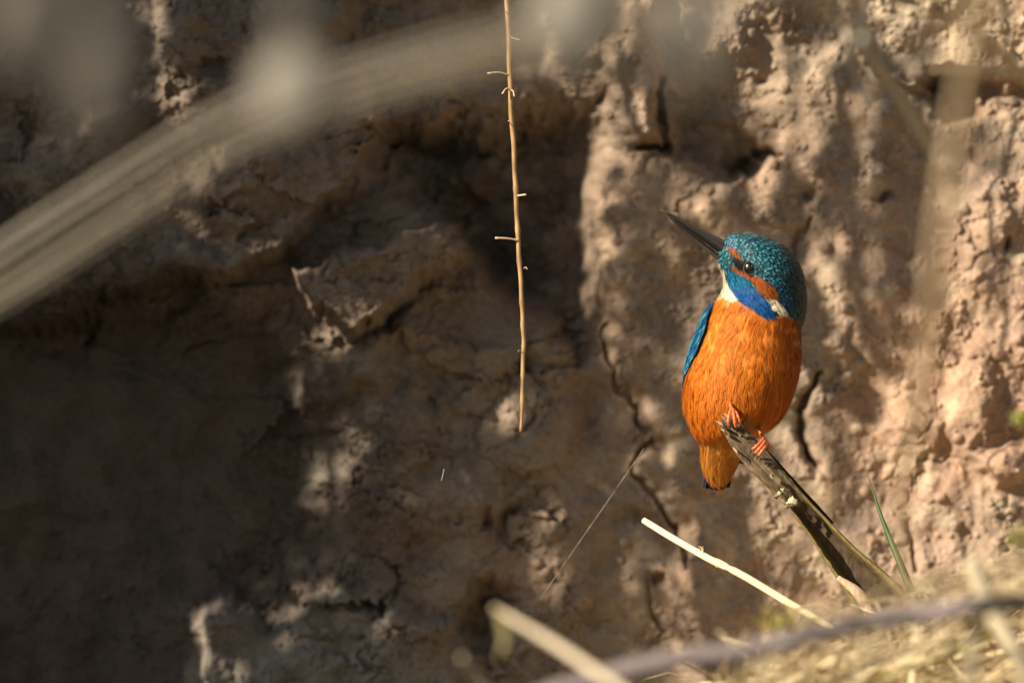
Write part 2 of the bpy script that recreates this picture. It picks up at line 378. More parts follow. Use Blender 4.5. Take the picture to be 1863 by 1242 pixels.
def build_bank():
    st = 0.00075
    xs = axis(-0.31, 0.31, st, -7, 7, 62); zs = axis(-0.215, 0.215, st, -1.32, 1.25, 55)
    X, Z = np.meshgrid(xs, zs)
    px = 931.5 + X / S * D / (D + BK); py = 621 - Z / S * D / (D + BK)
    h = bank_relief(np.clip(px, -9000, 9000), py)
    far = np.maximum(np.abs(X) - 0.6, 0)
    Y = BK - h + 0.15 * fbm(X * 1.3, Z * 1.1, 3, 91) * sstep(0.4, 1.2, np.hypot(X, Z)) - 0.16 * sstep(0.5, 1.2, Z) + 0.35 * sstep(-0.3, -1.3, Z) * 0
    Y = Y + 0.4 * (1 - np.cos(far * 0.5)) * 0.3
    r, k = X.shape
    V = np.stack([X, Y, Z + ZC], -1)
    # the top of the bank runs back level from the lip
    back = np.geomspace(0.03, 60, 16)
    T = [V]
    for b in back:
        row = V[-1].copy(); row[:, 1] += b; row[:, 2] += 0.03 * min(1, b / .3) + 0.04 * fbm(row[:, 0] * 2, row[:, 1] * 2 + 0 * row[:, 0], 2, 5) * min(1, b)
        T.append(row[None])
    V = np.concatenate(T, 0); r = V.shape[0]
    tan = np.array((0.335, 0.258, 0.192)); grey = np.array((0.22, 0.183, 0.148)); pink = np.array((0.405, 0.285, 0.208)); dark = np.array((0.068, 0.057, 0.050)); cream = np.array((0.53, 0.42, 0.30))  # grey and dark are set low to deepen the shade on the left
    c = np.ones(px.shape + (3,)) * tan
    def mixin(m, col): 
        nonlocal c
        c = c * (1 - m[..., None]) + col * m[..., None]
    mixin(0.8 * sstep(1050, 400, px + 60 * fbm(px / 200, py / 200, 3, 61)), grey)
    mixin(0.75 * sstep(620, 800, py - 0.5 * px + 400 + 60 * fbm(px / 150, py / 150, 3, 63)) * sstep(900, 500, px), dark)  # shade of the lower left painted into the clay colour
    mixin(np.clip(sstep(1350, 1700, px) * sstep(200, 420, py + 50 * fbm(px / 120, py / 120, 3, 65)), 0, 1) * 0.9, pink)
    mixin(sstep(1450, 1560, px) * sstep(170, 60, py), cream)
    mixin(0.8 * sstep(0, 80, sdf([(650, 210), (1090, 200), (1112, 400), (1096, 520), (1060, 640), (900, 570), (800, 470)], px, py)), dark * 1.1)  # darkness of the shaded hollow painted in
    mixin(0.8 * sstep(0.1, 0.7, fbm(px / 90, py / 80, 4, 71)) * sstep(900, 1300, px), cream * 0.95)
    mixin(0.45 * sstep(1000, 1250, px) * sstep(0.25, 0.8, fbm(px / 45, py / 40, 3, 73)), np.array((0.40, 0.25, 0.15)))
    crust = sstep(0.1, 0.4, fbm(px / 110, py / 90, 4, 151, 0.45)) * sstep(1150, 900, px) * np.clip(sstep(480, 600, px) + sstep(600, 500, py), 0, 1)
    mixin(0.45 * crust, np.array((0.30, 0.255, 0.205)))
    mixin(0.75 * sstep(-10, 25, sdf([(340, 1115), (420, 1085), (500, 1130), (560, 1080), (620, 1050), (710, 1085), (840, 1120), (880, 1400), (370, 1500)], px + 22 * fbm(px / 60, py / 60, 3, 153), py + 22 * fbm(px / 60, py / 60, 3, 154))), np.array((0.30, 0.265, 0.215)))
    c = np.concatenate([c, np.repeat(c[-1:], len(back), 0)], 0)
    idx = np.arange(r * k).reshape(r, k)
    F = np.stack([idx[:-1, :-1], idx[:-1, 1:], idx[1:, 1:], idx[1:, :-1]], -1).reshape(-1, 4)
    me = bpy.data.meshes.new("bank")
    me.vertices.add(r * k); me.vertices.foreach_set("co", V.astype(np.float32).ravel())
    nf = len(F); me.loops.add(nf * 4); me.loops.foreach_set("vertex_index", F.astype(np.int32).ravel())
    me.polygons.add(nf); me.polygons.foreach_set("loop_start", np.arange(0, nf * 4, 4, dtype=np.int32)); 
    me.polygons.foreach_set("use_smooth", np.ones(nf, bool))
    me.update(calc_edges=True)
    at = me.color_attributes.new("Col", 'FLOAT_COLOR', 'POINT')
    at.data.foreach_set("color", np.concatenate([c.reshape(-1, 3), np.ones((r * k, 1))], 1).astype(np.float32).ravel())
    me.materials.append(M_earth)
    o = bpy.data.objects.new("bank", me); COL.objects.link(o)
    return tag(o, "steep bare earth bank of brown clay behind the bird, cracked and crumbling", "earth bank", kind='structure')
build_bank()

def ground_z(x, y):
    """height of the foot of the bank; a grassy shelf rises on the right"""
    base = -0.235 - 1.06 * sstep(-0.9, -3.2, y)
    shelf = 0.075 * sstep(0.0, 0.24, x) * sstep(-0.75, -0.12, y) + 0.02 * sstep(0.2, 0.5, x) * sstep(-0.6, 0, y)
    return ZC + base + shelf + 0.012 * fbm(x * 7, y * 7, 3, 15)
def build_ground():
    xs = axis(-0.9, 0.9, 0.012, -300, 300, 40); ys = axis(-1.2, 0.2, 0.012, -300, 300, 34); ys = ys[ys < 0.5]
    X, Y = np.meshgrid(xs, ys); Z = ground_z(X, Y)
    m = MB(); m.grid(np.stack([X, Y, Z], -1), np.array((0.075, 0.062, 0.045)) + (sstep(-0.05, .12, X) * sstep(-.75, -.5, Y) * sstep(1.2, .6, X))[..., None] * np.array((0.28, 0.22, 0.125)))
    tag(m.build("ground", M_earth), "earth and pale dead litter at the foot of the bank under the dry grass", "ground", kind='structure')
build_ground()

# ------------------------------------------------------------------ kingfisher
BO = P(1355, 800, 0.0)
bird = thing("kingfisher", BO, "kingfisher with blue-green head and orange breast perched on the broken stalk, bill raised", "bird")
CYB = 0.0275         # depth of head and body axis
rows = np.array([
 # y,   xl,   xr,  depth radius, depth shift (px)
 (423.5, 1345, 1357, 6, -14), (425, 1334, 1372, 22, -14), (428, 1327, 1386, 33, -14), (434, 1321, 1403, 44, -14), (442, 1317, 1419, 53, -14), (451, 1313, 1433, 59, -14),
 (460, 1307, 1443, 63, -14), (470, 1305, 1451, 66, -14), (480, 1308, 1457, 68, -14), (490, 1313, 1461, 69, -14), (500, 1317, 1464, 70, -13), (510, 1319, 1466, 71, -12), (520, 1319, 1468, 72, -11),
 (530, 1316, 1469, 73, -9), (542, 1308, 1470, 76, -7), (555, 1300, 1470, 79, -5), (568, 1291, 1469, 83, -3), (580, 1286, 1466, 87, -2), (590, 1282, 1462, 90, -1), (600, 1277, 1461, 92, 0),
 (620, 1268, 1462, 97, 0), (640, 1260, 1463, 101, 0), (660, 1253, 1462, 104, 0), (680, 1248, 1459, 106, 0), (700, 1244, 1454, 107, 0), (720, 1242, 1448, 106, 0),
 (740, 1243, 1440, 103, 0), (755, 1247, 1431, 98, 2), (770, 1252, 1419, 92, 5), (783, 1259, 1404, 83, 8), (793, 1266, 1387, 72, 13), (800, 1272, 1372, 60, 22),
 (807, 1275, 1362, 46, 30), (816, 1276, 1357, 38, 34), (828, 1277, 1354, 32, 38), (842, 1279, 1348, 26, 42), (858, 1283, 1340, 20, 46), (872, 1288, 1333, 14, 50), (882, 1296, 1326, 9, 53), (887, 1304, 1318, 4, 55)], float)
def rowat(y):
    return [np.interp(y, rows[:, 0], rows[:, i]) for i in (1, 2, 3, 4)]
NR, NC = 330, 280
yy = np.concatenate([np.linspace(423.5, 445, 40), np.linspace(446, 875, 260), np.linspace(876, 887, 30)])
RW = np.stack(rowat(yy), 1)
ker = np.exp(-np.linspace(-2, 2, 9) ** 2); ker /= ker.sum()
ker2 = np.exp(-np.linspace(-2, 2, 27) ** 2); ker2 /= ker2.sum()
for i in range(4):
    q = np.pad(RW[:, i], 4, mode='edge'); RW[:, i] = np.convolve(q, ker, 'valid')
    if i < 2: RW[:, i] += (2.5, -2.0)[i] * sstep(575, 640, yy) * sstep(800, 770, yy)
    q = np.convolve(np.pad(RW[:, i], 13, mode='edge'), ker2, 'valid'); wgt = sstep(430, 470, yy) * sstep(885, 840, yy); RW[:, i] = RW[:, i] * (1 - wgt) + q * wgt
def surf(ri, th, k=1.0):
    """point on the bird's skin: ri fractional row index, th angle (0 right, 90 toward the camera, 180 left)"""
    ri = np.asarray(ri, float)
    g = [np.interp(ri, np.arange(NR), RW[:, i]) for i in range(4)] + [np.interp(ri, np.arange(NR), yy)]
    cx = (g[0] + g[1]) / 2; rx = (g[1] - g[0]) / 2 * k; rd = g[2] * k
    headw = sstep(560, 520, g[4])
    c, s_ = np.cos(th), np.sin(th)
    # the head narrows towards the bill
    rd = rd * (1 - headw * 0.30 * sstep(0.1, -1.0, c))
    X = (cx + rx * c - 931.5) * S; Yd = CYB + g[3] * S - rd * S * s_; Zz = ZC + (621 - g[4]) * S
    return np.stack([X, Yd, Zz], -1)
TH = np.linspace(0, 2 * np.pi, NC, endpoint=False)
RI, THH = np.meshgrid(np.arange(NR), TH, indexing='ij')
VB = surf(RI, THH)

OR = np.array((0.66, 0.195, 0.014)); ORD = np.array((0.42, 0.10, 0.008)); TEAL = np.array((0.004, 0.064, 0.088)); BLUE = np.array((0.004, 0.065, 0.22)); SKYB = np.array((0.012, 0.16, 0.24))
WHITE = np.array((0.86, 0.79, 0.58)); RUST = np.array((0.30, 0.070, 0.008)); BLACK = np.array((0.012, 0.010, 0.009)); UND = np.array((0.54, 0.225, 0.032)); BACKB = np.array((0.005, 0.16, 0.38))
POLY = dict(
 malar=[(1321, 485), (1340, 493), (1356, 505), (1368, 520), (1378, 536), (1394, 548), (1406, 561), (1408, 574), (1392, 578), (1375, 567), (1361, 559), (1341, 546), (1329, 524), (1323, 502)],
 ear=[(1352, 495), (1364, 499), (1384, 505), (1402, 516), (1411, 529), (1415, 542), (1402, 545), (1390, 539), (1378, 526), (1368, 512)],
 lore=[(1323, 446), (1333, 450), (1342, 458), (1349, 470), (1345, 471), (1336, 465), (1327, 456)],
 dark=[(1330, 462), (1346, 469), (1357, 476), (1361, 494), (1349, 491), (1336, 480)],
 gape=[(1324, 477), (1346, 489), (1367, 502), (1354, 501), (1336, 490)],
 neck=[(1395, 543), (1410, 544), (1422, 554), (1433, 572), (1416, 570), (1402, 559)],
 throat=[(1280, 455), (1304, 468), (1319, 496), (1327, 520), (1336, 536), (1342, 545), (1329, 547), (1290, 530), (1280, 500)],
 blueear=[(1404, 512), (1420, 520), (1436, 540), (1446, 566), (1440, 580), (1428, 572), (1418, 552), (1417, 530)],
 head=[(1200, 300), (1600, 300), (1600, 584), (1466, 587), (1445, 580), (1434, 574), (1412, 576), (1392, 580), (1372, 566), (1345, 547), (1290, 530), (1200, 500)])
def plumage(px, py, front, seedn=0.0):
    """colour of the plumage at side-view position px, py; front = sin of the angle (1 toward the camera)"""
    px = np.asarray(px, float); py = np.asarray(py, float)
    jx = px + 3.0 * perlin(px / 5 + 3, py / 5, 101) + seedn; jy = py + 3.0 * perlin(px / 5, py / 5 + 9, 103)
    c = np.ones(px.shape + (3,)) * OR
    def mx(m, col):
        nonlocal c
        c = c * (1 - m[..., None]) + np.asarray(col) * m[..., None]
    v = fbm(px / 22, py / 48, 3, 105)
    lt = sstep(70, 20, np.hypot((px - 1318) / 1.0, (py - 630) / 1.6))
    mx(0.6 * lt * sstep(-.4, .5, fbm(px / 13, py / 16, 3, 107)), (0.70, 0.28, 0.036))  # sunlit highlight on the upper left breast, painted into the feathers
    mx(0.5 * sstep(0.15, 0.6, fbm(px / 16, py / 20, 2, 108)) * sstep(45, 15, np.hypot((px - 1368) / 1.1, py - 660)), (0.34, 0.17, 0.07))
    mx(0.35 * sstep(0.1, 0.8, v), (0.62, 0.22, 0.024)); mx(0.5 * sstep(0.1, 0.8, -v), (0.46, 0.10, 0.007))
    mx(0.8 * sstep(788, 806, py), UND)
    mx(0.65 * sstep(1385, 1445, px - 0.05 * (py - 600)) * sstep(800, 720, py), ORD)  # shaded right flank painted darker
    mx(0.7 * sstep(1438, 1458, px) * sstep(690, 590, py), (0.10, 0.035, 0.012))  # deepest shade along the right edge, painted too
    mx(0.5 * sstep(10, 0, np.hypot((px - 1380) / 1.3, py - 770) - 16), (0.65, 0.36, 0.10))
    mx(sstep(-0.25, -0.5, front) * sstep(500, 560, py) * sstep(1265, 1255, px * 0 + 1250), BACKB)
    H = sstep(-2, 2, sdf(POLY['head'], jx, jy)); mx(H, TEAL)
    mx(H * 0.6 * sstep(1350, 1325, px) * sstep(470, 440, py), (0.05, 0.14, 0.22))
    e = 2.0
    for k, col in (('blueear', BLUE * 0.5), ('throat', WHITE), ('malar', BLUE), ('ear', RUST), ('lore', RUST), ('gape', (0.42, 0.10, 0.02)), ('dark', BLACK), ('neck', WHITE)):
        mx(sstep(-e, e, sdf(POLY[k], jx, jy)) * (sstep(-0.75, -0.35, -np.abs(front) + 0 * front) * 0 + 1), col)
    mm = sstep(-e, e, sdf(POLY['malar'], jx, jy)); mx(mm * 0.8 * sstep(540, 500, py), SKYB)
    return c
PX = VB[..., 0] / S + 931.5; PY = 621 - (VB[..., 2] - ZC) / S; FR = np.sin(THH)
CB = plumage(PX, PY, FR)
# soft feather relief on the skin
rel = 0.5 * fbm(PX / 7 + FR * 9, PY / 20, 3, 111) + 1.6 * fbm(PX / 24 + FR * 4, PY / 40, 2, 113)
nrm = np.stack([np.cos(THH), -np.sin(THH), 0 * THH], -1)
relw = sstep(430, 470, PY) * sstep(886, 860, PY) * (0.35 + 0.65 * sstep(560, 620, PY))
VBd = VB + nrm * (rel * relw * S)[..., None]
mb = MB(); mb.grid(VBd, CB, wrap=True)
mb.f.append(tuple(range(NC))[::-1]); mb.f.append(tuple((NR - 1) * NC + j for j in range(NC)))
body = mb.build("body", M_feather, bird)

def scatter(n, ylo, yhi, thlo, thhi):
    """random places on the skin, weighted by area"""
    out = []
    while sum(map(len, out)) < n:
        y = rng.uniform(ylo, yhi, n); th = rng.uniform(thlo, thhi, n)
        g = rowat(y); keep = rng.uniform(0, 1, n) < (g[1] - g[0]) / 215
        out.append(np.stack([y, th], 1)[keep])
    return np.concatenate(out)[:n]
def to_ri(y): return np.interp(y, yy, np.arange(NR))
def frame_at(y, th, k=1.0):
    p = surf(to_ri(y), th, k); e = 0.02
    a = surf(to_ri(y), th + e, k) - p; b = surf(to_ri(np.minimum(y + 1.5, 886.9)), th, k) - p
    a /= np.linalg.norm(a, axis=-1, keepdims=True) + 1e-12; b /= np.linalg.norm(b, axis=-1, keepdims=True) + 1e-12
    nn = np.cross(a, b); nn /= np.linalg.norm(nn, axis=-1, keepdims=True) + 1e-12
    out = p - np.array((P(1355, 650)[0], CYB, ZC)) * np.array((1, 1, 0)); out[..., 2] = 0
    nn *= np.sign((nn * out).sum(-1, keepdims=True) + 1e-12)
    return p, a, b, nn
def card(m, p, d, sd, n, L, W, lift, c0, c1, c2=None, sink=0.35, curl=0.0, tilt=0.10, cup=0.22):
    """one small feather: cupped vane of 3 x 5 points"""
    rowsv = []; cols = []
    for t, wv in ((0, 0.45), (0.35, 0.95), (0.65, 1.0), (0.88, 0.7), (1.0, 0.12)):
        ce = p + d * (L * (t - 0.3)) + n * (lift * t - sink * lift * (1 - t)) 
        for s_ in (-1, 0, 1):
            rowsv.append(ce + sd * (s_ * W * wv) - n * (abs(s_) * W * 0.30 * wv) + d * (curl * L * t * abs(s_)))
            k = t
            cols.append(c0 * (1 - k) + c1 * k if c2 is None or s_ != 0 or t < 0.5 else c2)
    V = np.array(rowsv).reshape(5, 3, 3); m.grid(V, np.array(cols).reshape(5, 3, 3))
    nb = n + tilt * (rng.normal(0, 1) * sd + rng.normal(0, 1) * d)
    q = np.array([nb + sd * (s_ * cup) + d * (0.25 * cup * (t - .3)) for t in (0, .35, .65, .88, 1.0) for s_ in (-1, 0, 1)]); m.nn.append(q / np.linalg.norm(q, axis=1)[:, None])

def strands(m, pts, L, W, lift, dirv, cl, colour, shade=0.14):
    """fine barbs gathered into tufts; cl = number of tufts, dirv(p, a, b, n) = lie of the plumage"""
    p, a, b, n = frame_at(pts[:, 0], pts[:, 1]); N = len(p)
    d = dirv(p, a, b, n); d /= np.linalg.norm(d, axis=1)[:, None]
    ci = rng.choice(N, cl, replace=False); own = np.zeros(N, int)
    for k in range(0, N, 4000):
        q = p[k:k + 4000, None] - p[None, ci]; own[k:k + 4000] = (q ** 2).sum(-1).argmin(1)
    cj = ci[own]
    c = colour(p, pts) * (1 + 0.06 * rng.standard_normal(cl))[own][:, None].clip(.65, 1.4) * rng.uniform(.86, 1.12, N)[:, None]
    Lr = (L * rng.uniform(.75, 1.25, N))[:, None]; lf = (lift * rng.uniform(.4, 1.3, N) * (1 + .4 * rng.standard_normal(cl)[own]).clip(.3, 2))[:, None]
    d = d + rng.normal(0, .05, (N, 3)) + 0.06 * rng.standard_normal((cl, 3))[own]
    tip = p + d * Lr + n * lf; ctip = p[cj] + d[cj] * Lr * 1.15 + n[cj] * lf; tip = tip + 0.18 * (ctip - tip)
    mid = p + (tip - p) * .5 + n * lf * .30; p0 = p + n * S * .15
    sv = np.cross(d, n); sv /= np.linalg.norm(sv, axis=1)[:, None]; w_ = (W * rng.uniform(.7, 1.3, N))[:, None]
    V = np.stack([p0 - sv * w_ * .7, p0 + sv * w_ * .7, mid - sv * w_, mid + sv * w_, tip - sv * w_ * .15, tip + sv * w_ * .15], 1)
    nb = n + shade * rng.standard_normal((cl, 3))[own] + .05 * rng.standard_normal((N, 3)); nb /= np.linalg.norm(nb, axis=1)[:, None]
    C = np.stack([c * .97, c * .97, c, c, c * 1.08, c * 1.08], 1)
    o = np.arange(N)[:, None] * 6; F = np.concatenate([o + np.array([[0, 1, 3, 2]]), o + np.array([[2, 3, 5, 4]])])
    m.add(V.reshape(-1, 3), F.tolist(), C.reshape(-1, 3)); m.nn.append(np.repeat(nb, 6, 0))

# breast and belly plumage
def down(p, a, b, n):
    g_ = fbm(p[:, 0] / S / 24, p[:, 2] / S / 34, 2, 121)[:, None]
    return b + a * .30 * g_
def col_at(p, pts): return plumage(p[:, 0] / S + 931.5, pts[:, 0], np.sin(pts[:, 1]))
mb = MB()
pts = scatter(58000, 546, 884, R(-25), R(205))
pxs = frame_at(pts[:, 0], pts[:, 1])[0][:, 0] / S + 931.5
pts = pts[sdf(POLY['head'], pxs, pts[:, 0]) < -1]
Ls = S * (15 + 9 * sstep(620, 740, pts[:, 0]) - 5 * sstep(800, 850, pts[:, 0]))
strands(mb, pts, Ls, 0.50 * S, 0.28 * S * (1 - .3 * sstep(800, 860, pts[:, 0])), down, 2600, col_at, .04)
# pale ruffled tuft above the left foot
pt = np.stack([rng.normal(772, 7, 260), R(90) - rng.normal(.16, .09, 260)], 1)
strands(mb, pt, S * 16, .6 * S, 5 * S, lambda p, a, b, n: b + a * rng.normal(0, .5, (len(p), 1)), 24, lambda p, q: np.ones((len(p), 3)) * np.array((0.42, 0.27, 0.10)) * rng.uniform(.6, 1.4, (len(p), 1)))
mb.build("breast_feathers", M_card, bird)

# short plumage of cheek, throat and ear
mb = MB()
pts = scatter(16000, 448, 584, R(-25), R(205))
pxs = frame_at(pts[:, 0], pts[:, 1])[0][:, 0] / S + 931.5; inside = np.zeros(len(pts), bool)
for k in ('malar', 'ear', 'throat', 'neck', 'lore', 'dark', 'gape'): inside |= sdf(POLY[k], pxs, pts[:, 0]) > -1
inside &= np.hypot(pxs - 1368, pts[:, 0] - 488) > 12
pts = pts[inside]
def away(p, a, b, n):
    f = np.array((0.70, 0.0, -0.68)); return f - n * (n @ f)[:, None] + 1e-4 * b
def col_face(p, pts):
    c = col_at(p, pts); bl = (c[:, 2] > c[:, 0] * 1.5) & (rng.uniform(0, 1, len(c)) < .3)
    return c * np.where(bl, rng.uniform(1.2, 2.4, len(c)), 1.0)[:, None]
strands(mb, pts, S * 8.5, 0.60 * S, 1.1 * S, away, 900, col_face, .10)
mb.build("cheek_feathers", M_card, bird)

# crown: overlapping scale-like feathers in rows, each with a bright spot near its tip
mb = MB()
pts = []
y = 425.0
while y < 588:
    g = rowat(y); circ = 2 * math.pi * math.sqrt(((g[1] - g[0]) / 2) ** 2 / 2 + g[2] ** 2 / 2)
    k = max(6, int(circ / 6.4)); off = rng.uniform(0, 6.28)
    for j in range(k): pts.append((y + rng.normal(0, 1.2), off + 2 * math.pi * j / k + rng.normal(0, .025)))
    y += 4.6
pts = np.array(pts); p, a, b, n = frame_at(np.clip(pts[:, 0], 424, 590), pts[:, 1])
fwd = np.array((0.80, 0.0, -0.60))
for i in range(len(pts)):
    y, th = pts[i]; px = p[i][0] / S + 931.5
    ax, ay = np.array([px]), np.array([y])
    if sdf(POLY['head'], ax, ay)[0] < 1: continue
    if any(sdf(POLY[k], ax, ay)[0] > -1.5 for k in ('malar', 'ear', 'throat', 'neck', 'lore', 'dark', 'gape')) or sdf(POLY['neck'], ax, ay)[0] > -5: continue
    dd = fwd - n[i] * (fwd @ n[i])
    if np.linalg.norm(dd) < .15: dd = b[i]
    dd = dd / np.linalg.norm(dd) + rng.normal(0, 0.10, 3); dd /= np.linalg.norm(dd); s_ = np.cross(dd, n[i]); s_ /= np.linalg.norm(s_)
    q = np.clip((px - 1330) / 130, 0, 1)
    base = plumage(ax, ay, np.array([math.sin(th)]))[0]
    dk = base * rng.uniform(0.35, 0.8) + np.array((0, .004, .006))
    edge = np.array((0.003, 0.050, 0.060)) * rng.uniform(0.5, 1.2)
    br = np.array((0.050, 0.28, 0.36)) * (rng.uniform(0.55, 1.25) if rng.uniform() < .65 else rng.uniform(.15, .45))
    if px < 1340 and y < 455: edge = np.array((0.03, 0.12, 0.17)); br = np.array((0.10, 0.25, 0.34)) * rng.uniform(.7, 1.1)
    dkn = 1 - 0.72 * float(sstep(1395, 1455, px + 0.25 * (y - 480))); br = br * dkn; edge = edge * dkn; dk = dk * dkn  # scales darkened towards the nape as painted shade
    if sdf(POLY['blueear'], ax, ay)[0] > -4: br = np.array((0.008, 0.12, 0.22)) * rng.uniform(.4, 1.0); edge = np.array((0.003, 0.035, 0.08))
    L = S * rng.uniform(9, 12); W = S * rng.uniform(2.8, 3.8)
    card(mb, p[i] + n[i] * S * 0.8, dd, s_, n[i], L, W, S * rng.uniform(0.5, 1.1), dk, edge, br, tilt=.10, cup=.22)
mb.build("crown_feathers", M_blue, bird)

# eyes
def ball(m, c, r, c_=(1, 1, 1), sx=1, sy=1, sz=1, nu=20, nv=14):
    th = np.linspace(0, np.pi, nv); ph = np.linspace(0, 2 * np.pi, nu, endpoint=False)
    V = np.stack([np.outer(np.sin(th), np.cos(ph)) * r * sx + c[0], np.outer(np.sin(th), np.sin(ph)) * r * sy + c[1], np.outer(np.cos(th), np.ones(nu)) * r * sz + c[2]], -1)
    m.grid(V, np.ones(V.shape) * np.array(c_), wrap=True)
ri = to_ri(488.0); g = rowat(488.0); cth = (1367 - (g[0] + g[1]) / 2) / ((g[1] - g[0]) / 2)
for sg in (1, -1):
    pe = surf(ri, sg * math.acos(cth))
    m = MB(); ball(m, pe + np.array((0, sg * 0.0007, 0)), 12.8 * S, sy=.55, nu=28, nv=20)
    eo = m.build("eye", M_eye, bird)
    m = MB(); tt = np.linspace(0, 2 * np.pi, 25)
    ring = np.stack([pe[0] + np.cos(tt) * 12.8 * S, np.full(25, pe[1] - sg * 0.0002), pe[2] + np.sin(tt) * 12.4 * S], -1)
    m.tube(ring, 1.7 * S, 6, c=(0.05, 0.035, 0.025), cap=False); m.build("eyelid", M_feather, eo)

# bill
def mandible(name, up, lo, wid, col):
    n = 40; U = spline(up, n); Lo = spline(lo, n); tt = np.linspace(0, 1, n)
    wd = np.interp(tt, np.linspace(0, 1, len(wid)), wid)
    seg = 16; th = np.linspace(0, 2 * np.pi, seg, endpoint=False)
    V = np.zeros((n, seg, 3)); C = np.zeros((n, seg, 3)); yc = CYB - 14 * S
    for i in range(n):
        c = (U[i] + Lo[i]) / 2; hv = (U[i] - Lo[i]) / 2
        for j in range(seg):
            s_, c_ = math.sin(th[j]), math.cos(th[j]); c_ = np.sign(c_) * abs(c_) ** 1.25
            q = c + hv * s_; V[i, j] = ((q[0] - 931.5) * S, yc + wd[i] * S * c_, ZC + (621 - q[1]) * S); C[i, j] = col(tt[i], s_)
    m = MB(); m.grid(V, C, wrap=True); m.f.append(tuple(range(seg))[::-1]); m.f.append(tuple((n - 1) * seg + j for j in range(seg)))
    return m.build(name, M_beak, bird)
dk = np.array((0.020, 0.017, 0.015))
mandible("upper_mandible", [(1345, 452), (1322, 437), (1290, 421), (1248, 400), (1222, 387), (1203, 380)], [(1352, 490), (1322, 470), (1288, 443), (1246, 412), (1222, 393), (1204, 382)],
         (24, 21, 15, 10, 6, 1.2), lambda t, s: dk * (1.0 + 1.2 * max(s, 0)) + np.array((0.16, 0.12, 0.07)) * max(0, (t - .84) / .16) ** 1.5)
mandible("lower_mandible", [(1350, 491), (1320, 470), (1287, 444), (1246, 413), (1224, 395), (1212, 387)], [(1326, 494), (1304, 471), (1278, 450), (1244, 421), (1226, 402), (1212, 388)],
         (20, 17, 12, 8, 5, 1.0), lambda t, s: dk * 1.3 + np.array((0.42, 0.09, 0.03)) * max(0, 1 - t / .22) * 0.9 + np.array((0.10, 0.07, 0.04)) * max(0, -s) * max(0, 1 - abs(t - .35) / .3))

# wings: curved shells folded along the flanks, with streaked turquoise feathers over them
def wing(side):
    ysr = np.linspace(551, 846, 60); na = 26
    fr = np.interp(ysr, [551, 562, 600, 640, 668, 690, 720, 846], [6, 20, 29, 27, 18, 4, -14, -60]); sc = np.interp(ysr, [551, 562, 600, 640, 670, 690, 760, 846], [1.02, 1.10, 1.095, 1.08, 1.05, 1.03, 1.04, 1.5])
    if side < 0: fr = fr * 0 - np.interp(ysr, [551, 640, 846], [32, 30, 62]); sc = np.interp(ysr, [551, 760, 846], [1.0, 1.03, 1.5])
    back = np.interp(ysr, [551, 600, 760, 846], [-40, -72, -80, -75])
    V = np.zeros((60, na * 2, 3)); C = np.zeros((60, na * 2, 3))
    for i in range(60):
        an = np.radians(np.linspace(fr[i], min(back[i], fr[i] - 4), na))
        th = np.pi - an if side > 0 else an
        out = surf(np.full(na, to_ri(min(ysr[i], 800))), th, sc[i]); inn = surf(np.full(na, to_ri(min(ysr[i], 800))), th, sc[i] - 0.035)
        zz = ZC + (621 - ysr[i]) * S; out[:, 2] = zz; inn[:, 2] = zz
        V[i] = np.concatenate([out, inn[::-1]]); u = np.linspace(0, 1, na)
        cc = np.array((0.004, 0.10, 0.21))[None] * (0.75 + 0.5 * np.sin(u * 60 + ysr[i] * .05)[:, None] * .4)
        C[i] = np.concatenate([cc, cc[::-1]])
    m = MB(); m.grid(V, C, wrap=True); m.f.append(tuple(range(2 * na))[::-1]); m.f.append(tuple(59 * 2 * na + j for j in range(2 * na)))
    wo = m.build("wing", M_blue, bird)
    m = MB()
    for q in range(800):
        i = rng.integers(1, 52); j = rng.integers(0, na - 1)
        p0 = V[i, j]; d = V[i + 4, j] - p0; d /= np.linalg.norm(d); s0 = V[i, j + 1] - p0; s0 /= np.linalg.norm(s0) + 1e-9
        nn = np.cross(d, s0); nn /= np.linalg.norm(nn) + 1e-9
        cen = np.array((P(1355, 0)[0], CYB, p0[2])); nn *= np.sign(nn @ (p0 - cen)); s0 = np.cross(d, nn)
        c0 = np.array((0.003, 0.06, 0.17)) * rng.uniform(.6, 1.3); c1 = np.array((0.007, 0.12, 0.25)) * rng.uniform(.4, 1.2); c2 = np.array((0.12, 0.52, 0.62)) if rng.uniform() < .45 else c1
        card(m, p0 + nn * S, d, s0, nn, S * rng.uniform(18, 34), S * rng.uniform(1.4, 2.6), S * rng.uniform(.5, 1.8), c0, c1, c2)
    m.build("wing_feathers", M_blue, wo)
wing(1); wing(-1)

# tail: short dark blue feathers under the orange coverts
m = MB()
for k in range(10):
    u = (k - 4.5) / 4.5; x0 = 1311 + u * 19; yb = CYB + (50 + 22 * (1 - u * u) * .3 + (k % 2) * 3) * S
    tipy = 893 - 5 * abs(u) + rng.uniform(-1.5, 1.5)
    pts3 = [P(x0 + 8, 806, 0) + (0, yb + .010, 0), P(x0, 850, 0) + (0, yb + .004, 0), P(1306 + u * 22, tipy, 0) + (0, yb - .002, 0)]
    n0 = 12; c = np.array([(0.004, 0.03, 0.075)] * n0) * np.linspace(1.0, .45, n0)[:, None] * .6
    m.blade(pts3, (3 * S, 6 * S, 7 * S, 6.5 * S, 3.5 * S), n0, side=(1, 0, 0), fold=0.12, th=0.0004, c=c)
m.build("tail", M_blue, bird)

